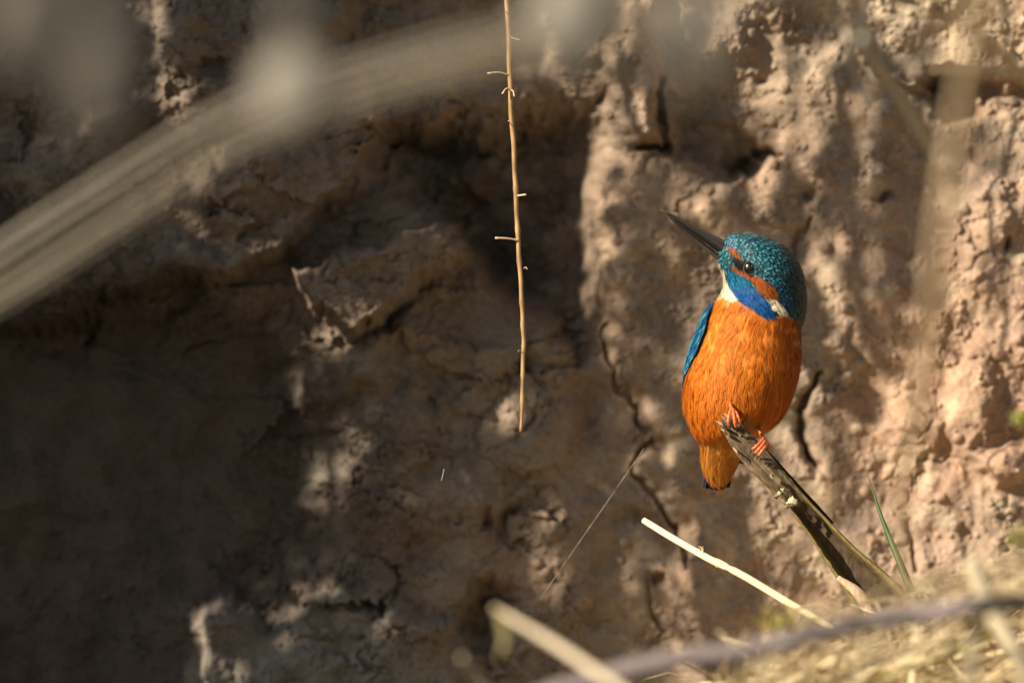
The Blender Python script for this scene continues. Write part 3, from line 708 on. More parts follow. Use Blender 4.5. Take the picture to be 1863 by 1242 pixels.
# feet
FR_ = np.array((0.72, 0.185, 0.055))
def foot(leg, toes, hind):
    m = MB(); m.tube([P(*q) for q in leg], [3.8 * S, 3.4 * S, 3.8 * S], 10, c=FR_ * .9, n=10)
    cl = MB()
    for t in toes + [hind]:
        q = [P(*v) for v in t]; nn = 18
        rr = (3.2 + 0.4 * np.cos(np.linspace(0, 9 * np.pi, nn))) * np.linspace(1, .78, nn) * S
        m.tube(q, rr, 10, c=FR_ * rng.uniform(.9, 1.12), n=nn)
        e = q[-1]; d = q[-1] - q[-2]; d /= np.linalg.norm(d)
        cl.tube([e - d * S, e + d * 3 * S + np.array((0, -.0003, -.0002)), e + d * 6.5 * S + np.array((0, .0009, -.0014))], [2.2 * S, 1.6 * S, .3 * S], 7, c=(0.03, 0.02, 0.016), n=8)
    f = m.build("foot", M_foot, bird); cl.build("claw", M_beak, f)
yf = -0.012
foot([(1331, 722, 0.006), (1329, 736, -0.004), (1332, 746, -0.010)],
     [[(1331, 744, -0.010), (1327, 753, -0.0145), (1325, 766, -0.0155), (1327, 774, -0.0135)], [(1333, 744, -0.010), (1335, 755, -0.0150), (1337, 768, -0.0160), (1339, 777, -0.0140)], [(1335, 745, -0.009), (1341, 754, -0.0135), (1345, 766, -0.0145), (1347, 773, -0.0125)]],
     [(1332, 746, -0.009), (1338, 752, -0.002), (1341, 760, 0.002), (1338, 770, 0.002)])
foot([(1380, 774, 0.010), (1385, 790, 0.002), (1391, 799, -0.004)],
     [[(1391, 799, -0.006), (1389, 807, -0.0115), (1381, 816, -0.0140), (1374, 824, -0.0128)], [(1393, 801, -0.005), (1392, 811, -0.0115), (1386, 820, -0.0140), (1380, 828, -0.0130)], [(1389, 798, -0.007), (1384, 804, -0.0110), (1376, 811, -0.0135), (1369, 817, -0.0125)]],
     [(1391, 800, -0.004), (1397, 806, 0.002), (1398, 814, 0.004), (1392, 822, 0.003)])

# ------------------------------------------------------------------ the perch: a broken, split stalk
po = P(1600, 1150, -0.006)
perch = thing("broken_stalk", po, "broken dead brown stalk with torn tip and split lower half that the kingfisher grips", "stalk")
Lp = [(1307, 768), (1321, 795), (1343, 831), (1390, 881), (1432, 924), (1470, 972), (1506, 1028), (1546, 1092), (1578, 1150)]
Rp = [(1334, 763), (1353, 776), (1384, 808), (1424, 853), (1462, 898), (1505, 943), (1558, 996), (1622, 1050), (1692, 1118)]
n = 90; L2 = spline(Lp, n); R2 = spline(Rp, n); na = 15
V = np.zeros((n, 2 * na, 3)); C = np.zeros((n, 2 * na, 3)); tt = np.linspace(0, 1, n)
for i in range(n):
    wv = np.linspace(0, 1, na); op = float(sstep(0.42, 0.62, tt[i])); halfw = np.linalg.norm(R2[i] - L2[i]) * S / 2
    for j in range(na):
        u = 2 * wv[j] - 1; rnd = math.sqrt(max(0, 1 - u * u))
        lipw = math.exp(-((abs(u) - .84) / .16) ** 2)
        bulge = (1 - op) * (rnd * halfw * 0.42 + 0.0016 * math.exp(-((u + .55) / .13) ** 2) + 0.0012 * math.exp(-((u - .25) / .16) ** 2)) + op * (lipw * 0.0035 - (1 - lipw) * rnd * 0.009)
        bulge += 0.0007 * float(perlin(np.array([u * 3.1 + 7]), np.array([tt[i] * 26]), 201)[0]) + 0.0006 * float(perlin(np.array([u * 9]), np.array([tt[i] * 40]), 203)[0])
        q = L2[i] * (1 - wv[j]) + R2[i] * wv[j] + 1.5 * float(perlin(np.array([u * 2]), np.array([tt[i] * 40]), 205)[0])
        V[i, j] = P(q[0], q[1], -0.004 - bulge)
        bk = P(q[0], q[1], -0.004 + (1 - op) * rnd * halfw * 0.8 + op * 0.0 - (bulge - 0.0016) * op)
        V[i, 2 * na - 1 - j] = bk
        f = float(perlin(np.array([u * 5 + 3]), np.array([tt[i] * 14]), 207)[0])
        bark = np.array((0.130, 0.092, 0.050)) * (1 + .75 * f) * (1 + .7 * math.exp(-((u + .93) / .09) ** 2))  # left edge lightened as a painted sunlit rim
        olive = np.array((0.250, 0.190, 0.065)); inner = np.array((0.085, 0.058, 0.032))
        c = bark * (1 - op) + op * (olive * lipw + inner * (1 - lipw)); C[i, j] = c; C[i, 2 * na - 1 - j] = bark
m = MB(); m.grid(V, C, wrap=True); m.f.append(tuple(range(2 * na))[::-1]); m.f.append(tuple((n - 1) * 2 * na + j for j in range(2 * na)))
m.build("stalk", M_wood, perch)
m = MB()   # dark strip of sheath peeling along the upper edge
m.blade([P(1352, 782, -0.001), P(1398, 828, 0.000), P(1440, 878, 0.001), P(1482, 922, 0.002), P(1515, 952, 0.003)], (1 * S, 6 * S, 9 * S, 8 * S, 3 * S), 30, side=(0.75, -0.1, 0.6), fold=.5, th=.0008, c=(0.06, 0.045, 0.028))
m.build("sheath", M_wood, perch)
m = MB()   # torn fibres at the tip
for (a, b_, r) in (((1322, 780), (1303, 766), 3), ((1330, 775), (1312, 757), 3.4), ((1334, 772), (1318, 752), 2.6), ((1338, 770), (1330, 752), 2.2), ((1335, 815), (1343, 829), 2.5), ((1322, 790), (1312, 780), 2.4), ((1345, 770), (1352, 778), 2.2)):
    m.tube([P(a[0], a[1], -0.008), P((a[0] + b_[0]) / 2 + 1, (a[1] + b_[1]) / 2 - 1, -0.0125), P(b_[0], b_[1], -0.010 + rng.uniform(-.002, .002))], [r * S, r * .9 * S, r * .35 * S], 6, c=np.array((0.30, 0.24, 0.16)) * rng.uniform(.7, 1.2), n=9, noise=.15)
m.build("torn_fibres", M_wood, perch)
m = MB()   # pale pith showing where it split
for (x, y, r, k) in ((1441, 912, 7.5, 1), (1436, 916, 5, .8), (1447, 914, 5, .7), (1418, 897, 4.5, .75), (1412, 903, 4, .6), (1424, 890, 3, .8), (1432, 921, 4, .5), (1404, 866, 2.4, .7)):
    ball(m, P(x, y, -0.0125), r * S, np.array((0.78, 0.66, 0.40)) * k, 1, .7, rng.uniform(.7, 1.1), 12, 8)
v = m.v
for i in range(len(v)): v[i] = v[i] + rng.normal(0, .0004, v[i].shape)
m.build("pith", M_straw, perch)

# ------------------------------------------------------------------ hanging stem
hp = [(916, -1500), (915, -900), (918, -400), (921, -120), (923, 0), (928, 150), (935, 285), (942, 420), (950, 560), (952, 650), (948, 785)]
hs = thing("hanging_twig", P(948, 785, 0.0), "thin dry brown stem with short side twigs, hanging in front of the dark hollow", "stem")
m = MB(); q = spline(hp, 150); q = q + np.stack([1.9 * perlin(np.arange(150) / 7.0, np.zeros(150), 3), np.zeros(150)], 1)
cc = np.array((0.43, 0.27, 0.12)) * (0.85 + .35 * perlin(np.arange(150) / 3.0, np.zeros(150) + 4, 5))[:, None]
nod = 1 + .22 * np.exp(-((np.arange(150)[:, None] - np.array((96, 104, 110, 118, 124, 131, 138, 143))) / .8) ** 2).sum(1)
m.tube([P(x, y, 0.0 if y > -900 else 0.02) for x, y in q], np.linspace(5.6, 3.6, 150) * nod * S * np.where(np.arange(150) > 145, .8, 1), 10, c=cc)
m.build("stalk", M_stem, hs)
for tw, r in (([(926, 137), (908, 132), (887, 134)], 1.9), ([(931, 168), (922, 161), (914, 171)], 1.8), ([(927, 166), (933, 165), (936, 176)], 1.5), ([(930, 68), (938, 71), (946, 73)], 1.0), ([(942, 356), (950, 355), (957, 354)], 2.0), ([(946, 438), (925, 434), (901, 433)], 2.1), ([(928, 30), (922, 24), (920, 20)], 1.0), ([(932, 230), (928, 224), (925, 220)], 1.0), ([(948, 640), (945, 637), (943, 639)], .9), ([(953, 488), (957, 486), (959, 490)], .8)):
    m = MB(); m.tube([P(tw[0][0], tw[0][1], -0.0008), P(tw[1][0], tw[1][1], -0.003), P(tw[2][0], tw[2][1], -0.005)], [r * S, r * .85 * S, r * 1.05 * S], 7, c=(0.62, 0.46, 0.27), n=9)
    m.build("side_twig", M_stem, hs)

# ------------------------------------------------------------------ pale straw by the perch
st = thing("straw", P(1500, 1140, -0.02), "bright pale straw with a frayed joint sloping down below the perched bird", "straw")
m = MB(); q = spline([(1171, 946), (1225, 979), (1290, 1016), (1312, 1026), (1360, 1051), (1430, 1093), (1500, 1133), (1560, 1170)], 70)
r = np.interp(np.arange(70), [0, 2, 20, 26, 31, 33, 35, 69], [5.6, 6.2, 6.6, 7.4, 7.2, 5.2, 6.8, 6.4])
sy = lambda x: -0.005 - 0.075 * (x - 1171) / 330
m.tube([P(x, y, sy(x)) for x, y in q], r * S, 12, c=np.array((0.90, 0.82, 0.58)) * (0.93 + .12 * perlin(np.arange(70) / 5.0, np.zeros(70), 31))[:, None] * (np.array((1, .93, .72)) ** np.linspace(0, 1.3, 70)[:, None])); m.build("stalk", M_straw, st)
m = MB()
for f in ([(1275, 1005), (1272, 998), (1266, 1000)], [(1278, 1006), (1276, 996), (1271, 993)], [(1279, 1006), (1279, 998), (1278, 993)], [(1285, 1012), (1292, 1020), (1300, 1024)], [(1310, 1028), (1304, 1031), (1300, 1027)]):
    m.tube([P(x, y, sy(x) - .001) for x, y in f], [1.2 * S, .9 * S, .5 * S], 5, c=(0.75, 0.58, 0.32), n=7)
m.build("frayed_fibres", M_straw, st)

# spider threads
m = MB(); q = spline([(1172, 815, 0.03), (1080, 948, 0.005), (980, 1092, -0.02)], 40)
m.tube([P(*v) for v in q], 0.42 * S, 5, c=np.array((0.58, 0.59, 0.55)) * np.clip(0.7 + 1.1 * perlin(np.arange(40) * 1.7, np.zeros(40), 9), .15, 1.6)[:, None]); tag(m.build("spider_thread", M_silk, origin=P(980, 1092, -.02)), "long fine spider thread slanting across the dark earth left of the straw", "spider thread")
m = MB(); q = spline([(808, 853, 0.0), (806, 862, 0.0), (803, 874, 0.0)], 8)
m.tube([P(*v) for v in q], 0.4 * S, 5, c=(0.75, 0.7, 0.6)); tag(m.build("spider_thread", M_silk, origin=P(803, 874, 0)), "tiny glinting scrap of spider thread in the shade below the hanging stem", "spider thread")

# ------------------------------------------------------------------ green blades at the foot of the bank
def solo_blade(name, pts, wid, col, label, cat, mat=None, side=(1, 0, .2), n=24, fold=.25, th=.0005, twist=0, group=None):
    m = MB(); p3 = [P(*v) for v in pts]
    m.blade(p3, [v * S for v in wid], n, side=side, fold=fold, th=th, c=col, twist=twist)
    return tag(m.build(name, mat or M_grass, origin=p3[0]), label, cat, group)
def solo_tube(name, pts, rad, col, label, cat, mat=None, n=24, seg=10, noise=0.0):
    m = MB(); p3 = [P(*v) for v in pts]
    m.tube(p3, [v * S for v in rad], seg, c=col, n=n, noise=noise)
    return tag(m.build(name, mat or M_stem, origin=p3[0]), label, cat)
solo_blade("grass_blade", [(1690, 1150, -0.01), (1665, 1090, -0.005), (1632, 1010, 0.005), (1602, 935, 0.02), (1577, 858, 0.03)], (7.5, 7.5, 6, 3.2, .5), np.array((0.10, 0.175, 0.055)), "upright green grass blade to the right of the broken stalk", "grass blade", M_leaf)
solo_tube("dry_twig", [(1590, 1125, -0.02), (1562, 1080, -0.02), (1524, 1050, -0.02)], (12, 11, 5), (0.55, 0.40, 0.27), "short pale brown stub leaning against the foot of the broken stalk", "twig", M_wood)

# ------------------------------------------------------------------ blurred foreground stems
m = MB()
LQ = spline([(-420, 740, -0.80), (-150, 590, -0.85), (0, 500, -0.90), (200, 372, -0.98), (400, 248, -1.08), (600, 168, -1.2), (800, 108, -1.35), (1000, 62, -1.55), (1250, 10, -1.8), (1500, -80, -2.0)], 60)
tg = np.gradient(LQ[:, :2], axis=0); tg /= np.linalg.norm(tg, axis=1)[:, None]; nm2 = np.stack([-tg[:, 1], tg[:, 0]], 1)
for off, wd, cc, dy in ((-0.80, 0.13, (0.27, 0.24, 0.19), .01), (-0.42, .15, (0.24, 0.215, 0.17), 0), (-0.02, .16, (0.27, 0.235, 0.175), .004), (0.38, .12, (0.23, 0.20, 0.145), -.004), (0.62, .07, (0.30, 0.265, 0.205), -.01), (0.88, .10, (0.26, 0.225, 0.17), .008)):
    half = np.interp(np.arange(60), [0, 15, 28, 40, 50, 59], [66, 68, 60, 48, 32, 8])
    q = np.array([P(LQ[i, 0] + nm2[i, 0] * off * half[i], LQ[i, 1] + nm2[i, 1] * off * half[i], LQ[i, 2] + dy) for i in range(60)])
    m.blade(q, np.array((wd, wd, wd * .85, wd * .62, wd * .35)) * 37 * S, 60, side=(0.5, -.35, 1), fold=.3, th=.0008, c=cc)
tag(m.build("reed_leaf", M_grass, origin=P(-420, 740, -.8)), "wide pale dry split reed leaf arching out of focus across the upper left", "reed leaf")
solo_blade("reed", [(1640, 1190, -0.6), (1640, 1030, -0.75), (1648, 860, -0.95), (1690, 660, -1.15), (1712, 450, -1.3), (1752, 200, -1.4), (1782, 0, -1.5), (1800, -200, -1.6), (1806, -420, -1.6)],
           (4, 6, 9, 13, 15, 14, 11, 8, 4), np.array((0.80, 0.62, 0.40)), "tall upright dry reed blade, out of focus, at the right side", "reed", M_grass, side=(1, -.5, .1), n=60, fold=.3, th=.0006)
solo_blade("reed", [(2050, 250, -0.55), (1900, 165, -0.6), (1820, 95, -0.7), (1770, 40, -.8), (1740, -60, -.9)], (10, 12, 11, 9, 3), np.array((0.56, 0.46, 0.29)), "pale blurred reed blade slanting into the top right corner", "reed", M_grass, side=(.5, -.4, 1), n=30)
solo_tube("dry_stalk", [(2000, 138, -0.4), (1863, 133, -0.45), (1780, 130, -0.5), (1700, 128, -0.55)], (6, 7, 7, 4), (0.45, 0.38, 0.25), "blurred straight stem lying level behind the upright reed at top right", "stem")
solo_tube("dry_stalk", [(1570, 70, -0.8), (1610, 140, -0.7), (1660, 215, -0.6), (1700, 285, -0.5)], (7, 9, 8, 4), (0.42, 0.38, 0.29), "faint blurred stem slanting down right beside the dark hole at top right", "stem")
# hanging shoots close to the camera, under one overhanging branch
SH = (0.135, 0.125, 0.105)
solo_tube("overhanging_branch", [(-900, -520, -2.0), (-300, -470, -2.0), (300, -430, -2.02), (900, -440, -2.0), (1500, -470, -1.95), (2300, -600, -1.9), (3600, -2600, -1.2), (3800, -5200, 0.3)], (30, 34, 38, 40, 44, 50, 58, 66), (0.16, 0.13, 0.10), "grey branch overhanging the bank with pale shoots hanging from it", "branch", M_wood, n=60)
def shoot(x, top, bot, y, r, bud, label):
    t = thing("hanging_shoot", P(x, bot, y), label, "shoot", "blurred shoots hanging into the top of the view")
    m = MB(); m.tube([P(x + 4, top, y), P(x - 6, (top + bot) / 2, y), P(x, bot, y)], [r * S, r * S, r * .9 * S], 8, c=SH, n=20); m.build("stalk", M_grass, t)
    m = MB(); ball(m, P(x, bot, y), bud[0] * S, np.array(SH) * bud[2], 1, 1, bud[1]); m.build("bud", M_grass, t)
shoot(538, -438, 165, -2.0, 18, (44, 1.1, 2.7), "blurred pale shoot with a round bright end over the arching reed leaf")
shoot(190, -440, 150, -2.2, 22, (40, 1.6, .9), "blurred grey shoot with a long dull end near the top left corner")
shoot(60, -445, 40, -2.2, 26, (42, 1.6, 1.0), "blurred grey shoot cut off by the top left corner")
shoot(1050, -445, 20, -2.1, 24, (50, 1.3, 2.4), "blurred pale shoot at the top edge just right of the hanging stem")
shoot(1270, -455, 60, -2.3, 14, (26, 2.2, 1.8), "thin faint grey shoot at the top edge above the bird")
# bottom edge
solo_tube("dry_stalk", [(1190, 1300, -0.94), (1110, 1240, -0.90), (1010, 1172, -0.855), (900, 1106, -0.80)], (7, 7, 6.5, 3.5), (0.80, 0.68, 0.48), "thick pale dry stalk, out of focus, slanting up from the bottom edge", "stalk", M_straw)
solo_blade("dead_leaf", [(905, 1108, -0.84), (914, 1135, -0.84), (918, 1168, -0.84), (905, 1195, -0.84)], (2, 6, 5, 1), np.array((0.46, 0.40, 0.18)), "small yellowish dead leaf hanging from the tip of the pale stalk", "leaf", M_grass, n=14)
solo_tube("dry_stalk", [(1180, 1260, -0.68), (1125, 1195, -0.70), (1070, 1150, -0.72)], (11, 11, 4), (0.55, 0.46, 0.33), "short blurred stub of stalk beside the thick pale one", "stalk", M_straw)
solo_tube("dry_stalk", [(905, 1290, -0.8), (880, 1245, -0.8), (840, 1195, -0.82)], (10, 10, 4), (0.50, 0.44, 0.31), "blurred stub of stalk poking in at the bottom edge below the dead leaf", "stalk", M_straw)
solo_tube("bramble", [(700, 1420, -0.80), (900, 1300, -0.80), (1060, 1240, -0.80), (1200, 1205, -0.80), (1350, 1182, -0.80), (1450, 1160, -0.80), (1550, 1136, -0.80), (1680, 1116, -0.80), (1800, 1100, -0.80), (2000, 1098, -0.6), (2250, 1190, -0.5)], (13, 14, 14, 15, 14, 15, 14, 15, 14, 13, 12), (0.23, 0.19, 0.185), "purplish grey bramble stem crossing the dry grass, out of focus", "stem", M_wood, n=70, noise=.06)
solo_tube("dry_stalk", [(1930, 1330, -0.66), (1863, 1210, -0.68), (1800, 1100, -0.68), (1765, 1015, -0.68)], (13, 15, 14, 13), (0.66, 0.57, 0.38), "pale stalk leaning left across the bramble stem in the bottom right corner", "stalk", M_straw)
solo_blade("reed", [(1775, 1340, -0.8), (1765, 1230, -0.8), (1768, 1150, -0.8), (1800, 1095, -0.8), (1850, 1080, -0.78), (1910, 1110, -0.75)], (12, 13, 13, 12, 10, 5), np.array((0.66, 0.56, 0.36)), "bent dry blade looping over in the bottom right corner", "reed", M_grass, side=(.7, -.5, .2), n=30)

# mossy tufts
def tuft(px, py, y, n, L, label, col):
    m = MB(); o = P(px, py, y)
    for k in range(n):
        a = rng.uniform(0, 6.28); d = np.array((math.cos(a) * .8, math.sin(a) * .8, rng.uniform(.1, 1.0)))
        b0 = o + rng.normal(0, 1, 3) * np.array((1, .6, .5)) * L * .5; q = b0 + d * L * rng.uniform(.5, 1)
        m.blade([b0, (b0 + q) / 2 + np.array((0, 0, L * .15)), q], (L * .06, L * .10, L * .02), 6, side=(1, 0, .2), c=np.array(col) * rng.uniform(.6, 1.3))
    tag(m.build("moss_tuft", M_leaf, origin=o), label, "moss")
tuft(1862, 768, -0.5, 60, 0.006, "yellow-green moss tuft at the right edge beside the pale clod", (0.40, 0.42, 0.06))
tuft(1425, 1145, -0.45, 60, 0.010, "mossy tuft around the lower end of the bright straw", (0.50, 0.42, 0.12))
tuft(1855, 985, -0.6, 18, 0.007, "olive moss tuft at the right edge above the dry grass", (0.36, 0.34, 0.08))

# ------------------------------------------------------------------ tangle of dry grass, lower right
def grass_top(px):   # photo height the tangle reaches, by px
    return np.interp(px, [900, 1150, 1300, 1450, 1560, 1700, 1863, 2100], [1350, 1300, 1262, 1212, 1165, 1115, 1045, 1000])
m = MB()
for k in range(470):
    px = rng.uniform(1080, 2300); y = -0.03 - 0.42 * rng.uniform() ** 1.3
    top = grass_top(px); py = top + abs(rng.normal(0, 1)) * 75 - 5
    kk = rng.uniform()
    if kk < .78:  ang = rng.normal(R(27), R(11))
    else: ang = rng.uniform(0, math.pi)
    Lh = rng.uniform(120, 380); cu = rng.normal(0, 30); sy = rng.uniform(-.05, .05)
    dx, dy = math.cos(ang) * Lh, -math.sin(ang) * Lh
    a0 = (px - dx / 2, py - dy / 2, y - sy); a1 = (px - dy * cu / Lh, py + dx * cu / Lh * -1, y); a2 = (px + dx / 2, max(py + dy / 2, top - 30), y + sy)
    t = rng.uniform(); c = np.array((0.90, 0.77, 0.50)) * (1 - t) + np.array((0.70, 0.55, 0.33)) * t
    if rng.uniform() < .10: c = np.array((0.30, 0.27, 0.09))
    elif rng.uniform() < .2: c = c * .5
    if rng.uniform() < .12: c = np.array((0.80, 0.71, 0.46))
    wv = rng.uniform(2.2, 8.0) * S
    m.blade([P(*a0), P(*a1), P(*a2)], (wv * .7, wv, wv * .9, wv * .2), 8, side=(rng.normal(0, .5), -.5, 1), fold=.3, th=.0003, c=c)
for k in range(230):   # loose pale stems standing out of the tangle
    px = rng.uniform(1330, 2000); y = rng.uniform(-0.62, -0.18); top = grass_top(px); py = top + rng.uniform(-70, 60)
    ang = rng.normal(R(35), R(38)); Lh = rng.uniform(60, 190); dx, dy = math.cos(ang) * Lh, -math.sin(ang) * Lh; cu = rng.normal(0, 24); wv = rng.uniform(1.8, 5.0) * S
    if py - abs(dy) / 2 < top - 105: continue
    m.blade([P(px - dx / 2, py - dy / 2, y), P(px - dy * cu / Lh, py + dx * cu / Lh, y), P(px + dx / 2, py + dy / 2, y)], (wv, wv, wv * .9, wv * .3), 8, side=(rng.normal(0, .5), -.5, 1), fold=.3, th=.0003, c=np.array((0.92, 0.79, 0.54)) * rng.uniform(.7, 1.05))
for k in range(900):   # carries on to the right and left along the foot of the bank
    x = rng.choice([-1, 1]) * rng.uniform(0.30, 1.6); y = rng.uniform(-0.9, 0.05)
    if -0.35 < x < 0: continue
    z = float(ground_z(np.array([x]), np.array([y]))[0]); a = rng.uniform(0, 6.28); L = rng.uniform(.03, .08)
    d = np.array((math.cos(a), math.sin(a), 0)) * L
    wv = rng.uniform(.001, .002); b0 = np.array((x, y, z))
    if x < 0: L *= .5
    m.blade([b0, b0 + d * .5 + (0, 0, L * .4), b0 + d + (0, 0, L * .1)], (wv, wv, wv * .2), 7, side=(0, -.5, 1), c=np.array((0.56, 0.45, 0.25)) * rng.uniform(.6, 1.2))
tag(m.build("dry_grass", M_grass), "tangled straw-coloured dry grass covering the shelf at the lower right", "grass", kind='stuff')

# ------------------------------------------------------------------ unseen leaf mass added to throw the shade, and the reeds beside it
grid = np.array([
 [.04,.04,.10,.40,.05,.0,.0,.0,.0,.30,.55,.65,.75,.65,.50,.95,.95,.65],
 [.04,.04,.10,.30,.10,.05,.05,.05,.05,.30,.55,.55,.75,.65,.35,.80,.75,.50],
 [.04,.04,.10,.35,.25,.05,.05,.0,.0,.05,.55,.55,.25,.45,.35,.35,.45,.35],
 [.02,.02,.10,.45,.50,.05,.0,.0,.0,.0,.30,.45,.55,.50,.55,.45,.50,1.],
 [.0,.0,.05,.10,.10,.25,.20,.10,.0,.0,.30,.45,.65,.60,.65,.45,.55,1.],
 [.0,.0,.0,.0,.10,.75,.10,.0,.0,.0,.20,.40,.55,.60,.65,.65,.70,1.],
 [.0,.0,.0,.0,.0,.30,.15,.10,.30,.20,.10,.30,.50,.6,.75,.75,.8,1.],
 [.0,.0,.0,.0,.0,.10,.20,.30,.25,.20,.10,.20,.30,.5,.75,1.,1.,1.],
 [.0,.0,.0,.0,.05,.10,.20,.25,.25,.20,.10,.20,.25,.45,.75,1.,1.,1.],
 [.0,.0,.0,.05,.05,.05,.10,.20,.20,.20,.10,.20,.25,.45,.75,1.,1.,1.],
 [.0,.0,.0,.05,.05,.10,.10,.15,.20,.30,.20,.30,.35,.4,.8,1.,1.,1.],
 [.0,.0,.0,.10,.10,.10,.10,.10,.10,.30,.30,.35,.45,.55,.9,1.,1.,1.]])
def sunfrac(px, py):
    gx = np.clip((px - 51.75) / 103.5, 0, 16.999); gy = np.clip((py - 51.75) / 103.5, 0, 10.999)
    i = gx.astype(int); j = gy.astype(int); fx = gx - i; fy = gy - j
    s_ = grid[j, i] * (1 - fx) * (1 - fy) + grid[j, i + 1] * fx * (1 - fy) + grid[j + 1, i] * (1 - fx) * fy + grid[j + 1, i + 1] * fx * fy
    s_ = np.where(px < 1060, np.where(s_ < .32, s_ * .55, s_), s_)
    for ex, ey, ra, rb, vv in ((485, 345, 95, 60, 1.), (615, 535, 100, 72, 1.), (335, 95, 50, 70, .6), (420, 475, 70, 30, .35), (1150, 120, 55, 110, .85), (990, 640, 40, 50, .45), (720, 760, 60, 90, .28), (880, 930, 60, 50, .4), (430, 1190, 110, 70, .05), (650, 1150, 120, 60, .05), (700, 480, 90, 40, .22), (560, 660, 50, 40, .2), (760, 900, 70, 60, .3), (1000, 1000, 60, 70, .3), (1200, 1040, 45, 40, .55), (1330, 80, 110, 90, 1.), (1450, 190, 70, 90, .85)):
        g_ = np.exp(-(((px - ex) / ra) ** 2 + ((py - ey) / rb) ** 2) ** 2); s_ = s_ * (1 - g_) + vv * g_
    s_ = s_ * (1 - .45 * sstep(1060, 1110, px) * sstep(1290, 1200, px) * sstep(260, 330, py))
    return np.where(px > 1090, s_ ** np.interp(px, [1090, 1400], [1, .62]), s_)
SV = np.array(SUN)
shade_screen = thing("shade_screen", (-1.25, -0.75, ZC - 0.45), "unseen mass of leaves added up sun to shade the hollow", "shade_screen")
m = MB()
def leaves(x0, x1, L0, depth, tr):
    A = L0 ** 2 * 0.25 * 1.08 * 0.5; area = (x1 - x0) * S * 2010 * S; N = int(depth * area / A)
    bx = rng.uniform(x0, x1, N); by = rng.uniform(-450, 1560, N); od = -np.log(np.clip(sunfrac(bx, by), 0.003, 1))
    keep = rng.uniform(0, 1, N) < od / depth
    bx, by = bx[keep], by[keep]; dep = BK - bank_relief(bx, by)
    for x, y, yd in zip(bx, by, dep):
        c = P(x, y, yd) + SV * rng.uniform(*tr)
        f = c - SV * (c[1] / SV[1]); fx = f[0] / S + 931.5; fy = 621 - (f[2] - ZC) / S      # what this leaf would shade beside the bird
        if (900 < fx < 985 and fy < 810) or (1180 < fx < 1500 and 350 < fy < 920) or (1140 < fx < 1900 and 780 < fy < 1300): continue
        d = rng.normal(0, 1, 3); d /= np.linalg.norm(d); s_ = np.cross(d, rng.normal(0, 1, 3)); s_ /= np.linalg.norm(s_)
        L = L0 * rng.uniform(.8, 1.25)
        V = [c - d * L * .5, c - d * L * .1 + s_ * L * .25, c + d * L * .5, c - d * L * .1 - s_ * L * .25, c + np.cross(d, s_) * L * .06]
        m.add(V, [(0, 1, 4), (1, 2, 4), (2, 3, 4), (3, 0, 4)], np.array((0.06, 0.10, 0.03)) * rng.uniform(.6, 1.5))
leaves(-650, 1100, 0.028, 6.0, (0.95, 1.75))
leaves(1100, 1900, 0.014, 2.2, (0.75, 1.25))
m.build("foliage", M_leaf, shade_screen)
m = MB(); base = np.array((-1.25, -0.75, ZC - 0.45))
for k in range(26):
    x, y = rng.uniform(-500, 1000), rng.uniform(-300, 1400); e = P(x, y, BK) + SV * rng.uniform(1.1, 1.7)
    mid = base * .45 + e * .55 + rng.normal(0, .04, 3) - np.array((0, 0, .05)); m.tube([base, mid, e], [.009, .005, .0015], 7, c=(0.14, 0.11, 0.08), n=14)
m.build("stems", M_wood, shade_screen)
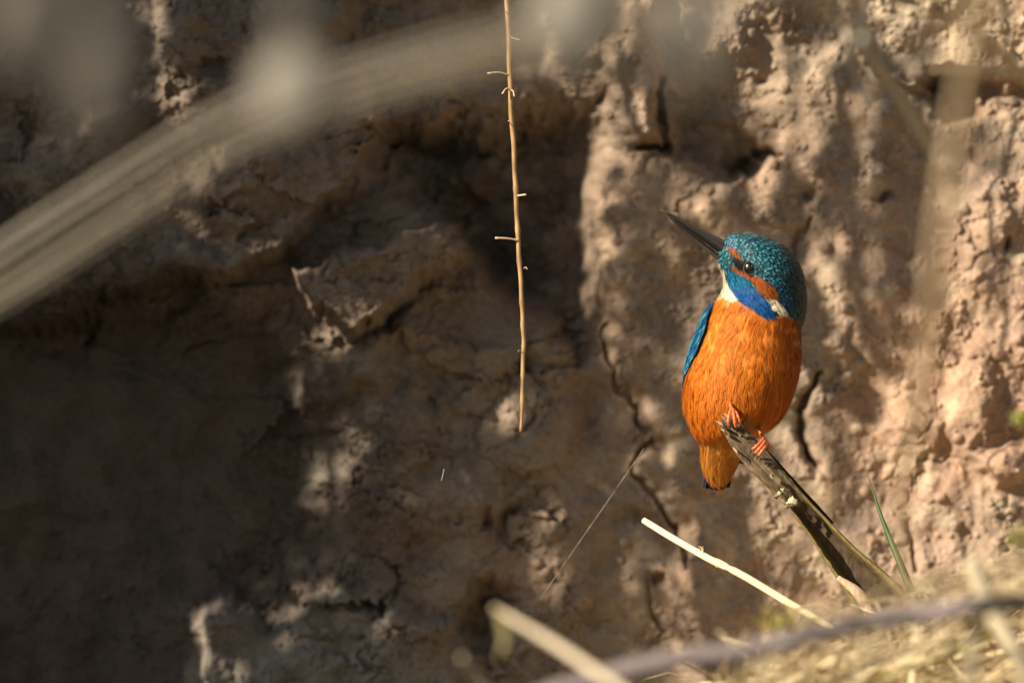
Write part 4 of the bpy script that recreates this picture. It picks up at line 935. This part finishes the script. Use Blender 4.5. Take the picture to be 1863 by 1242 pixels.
shade = [([(1530, -60), (1520, 150), (1508, 380)], 4.5, .75, "brown reed stalk nearest the bank in the shading clump"), ([(1270, 60), (1370, 320), (1450, 560)], 4.5, .8, "leaning brown reed stalk in the shading clump"),
         ([(1555, 300), (1562, 450), (1590, 640)], 4.5, .8, "short brown reed stalk in the shading clump"), ([(1590, 80), (1640, 220), (1668, 330)], 3.5, .7, "slanting brown reed stalk in the shading clump"),
         ([(1440, 330), (1446, 480), (1470, 650)], 4.5, .7, "thin brown reed stalk at the near side of the shading clump"), ([(1606, 330), (1614, 450), (1632, 600)], 4.0, .75, "thin straight reed stalk in the middle of the shading clump"),
         ([(1672, 200), (1684, 360), (1696, 540)], 4.0, .75, "dark slim reed stalk at the outer edge of the shading clump"), ([(1480, 560), (1520, 680), (1580, 760)], 6, .8, "low leaning reed stalk in the shading clump"), ([(1290, 860), (1310, 1000), (1330, 1230)], 13, .7, "stout brown reed stalk low in the shading clump"), ([(1055, 900), (1080, 1050), (1095, 1240)], 10, .7, "stout upright reed stalk at the back of the shading clump")]
for pts, r, t, lab in shade:
    q = np.array([P(x, y, BK - float(bank_relief(np.array([float(x)]), np.array([float(y)]))[0])) + SV * t for x, y in pts]); ext = q[0] + np.array((0, 0, .12)) + (q[0] - q[1]) * .3; ext2 = q[-1] + (q[-1] - q[-2]) * 0.15
    m = MB(); m.tube([ext, q[0] + (ext - q[0]) * .15, *q, ext2], [.0009, .0010, r * .001, r * .001, r * .001, r * .4 * .001], 8, c=(0.32, 0.25, 0.15), n=40)
    tag(m.build("shade_reed", M_stem, origin=q[0]), lab, "reed")

# ------------------------------------------------------------------ unseen leaf mass added behind the camera to block sky light
m = MB()
for k in range(5000):
    c = np.array((rng.uniform(-4, 14), rng.uniform(-13, -9), 9.5 * rng.uniform(0, 1) ** .9 - .2)); L = rng.uniform(.18, .4)
    d = rng.normal(0, 1, 3); d /= np.linalg.norm(d); s_ = np.cross(d, rng.normal(0, 1, 3)); s_ /= np.linalg.norm(s_)
    m.add([c - d * L * .5, c + s_ * L * .3, c + d * L * .5, c - s_ * L * .3], [(0, 1, 2), (0, 2, 3)], np.array((0.05, 0.07, 0.025)) * rng.uniform(.6, 1.4))
for k in range(3200):     # more leaves added overhead to cut the sky light further
    c = np.array((rng.uniform(-1.5, 11), rng.uniform(-10, -1.6), rng.uniform(5.2, 7.5))); L = rng.uniform(.2, .42)
    d = rng.normal(0, 1, 3); d /= np.linalg.norm(d); s_ = np.cross(d, rng.normal(0, 1, 3)); s_ /= np.linalg.norm(s_)
    m.add([c - d * L * .5, c + s_ * L * .3, c + d * L * .5, c - s_ * L * .3], [(0, 1, 2), (0, 2, 3)], np.array((0.05, 0.07, 0.025)) * rng.uniform(.6, 1.4))
tag(m.build("sky_screen", M_leaf, smooth=False), "unseen mass of green leaves added behind the camera to block the sky", "sky_screen", kind='stuff')
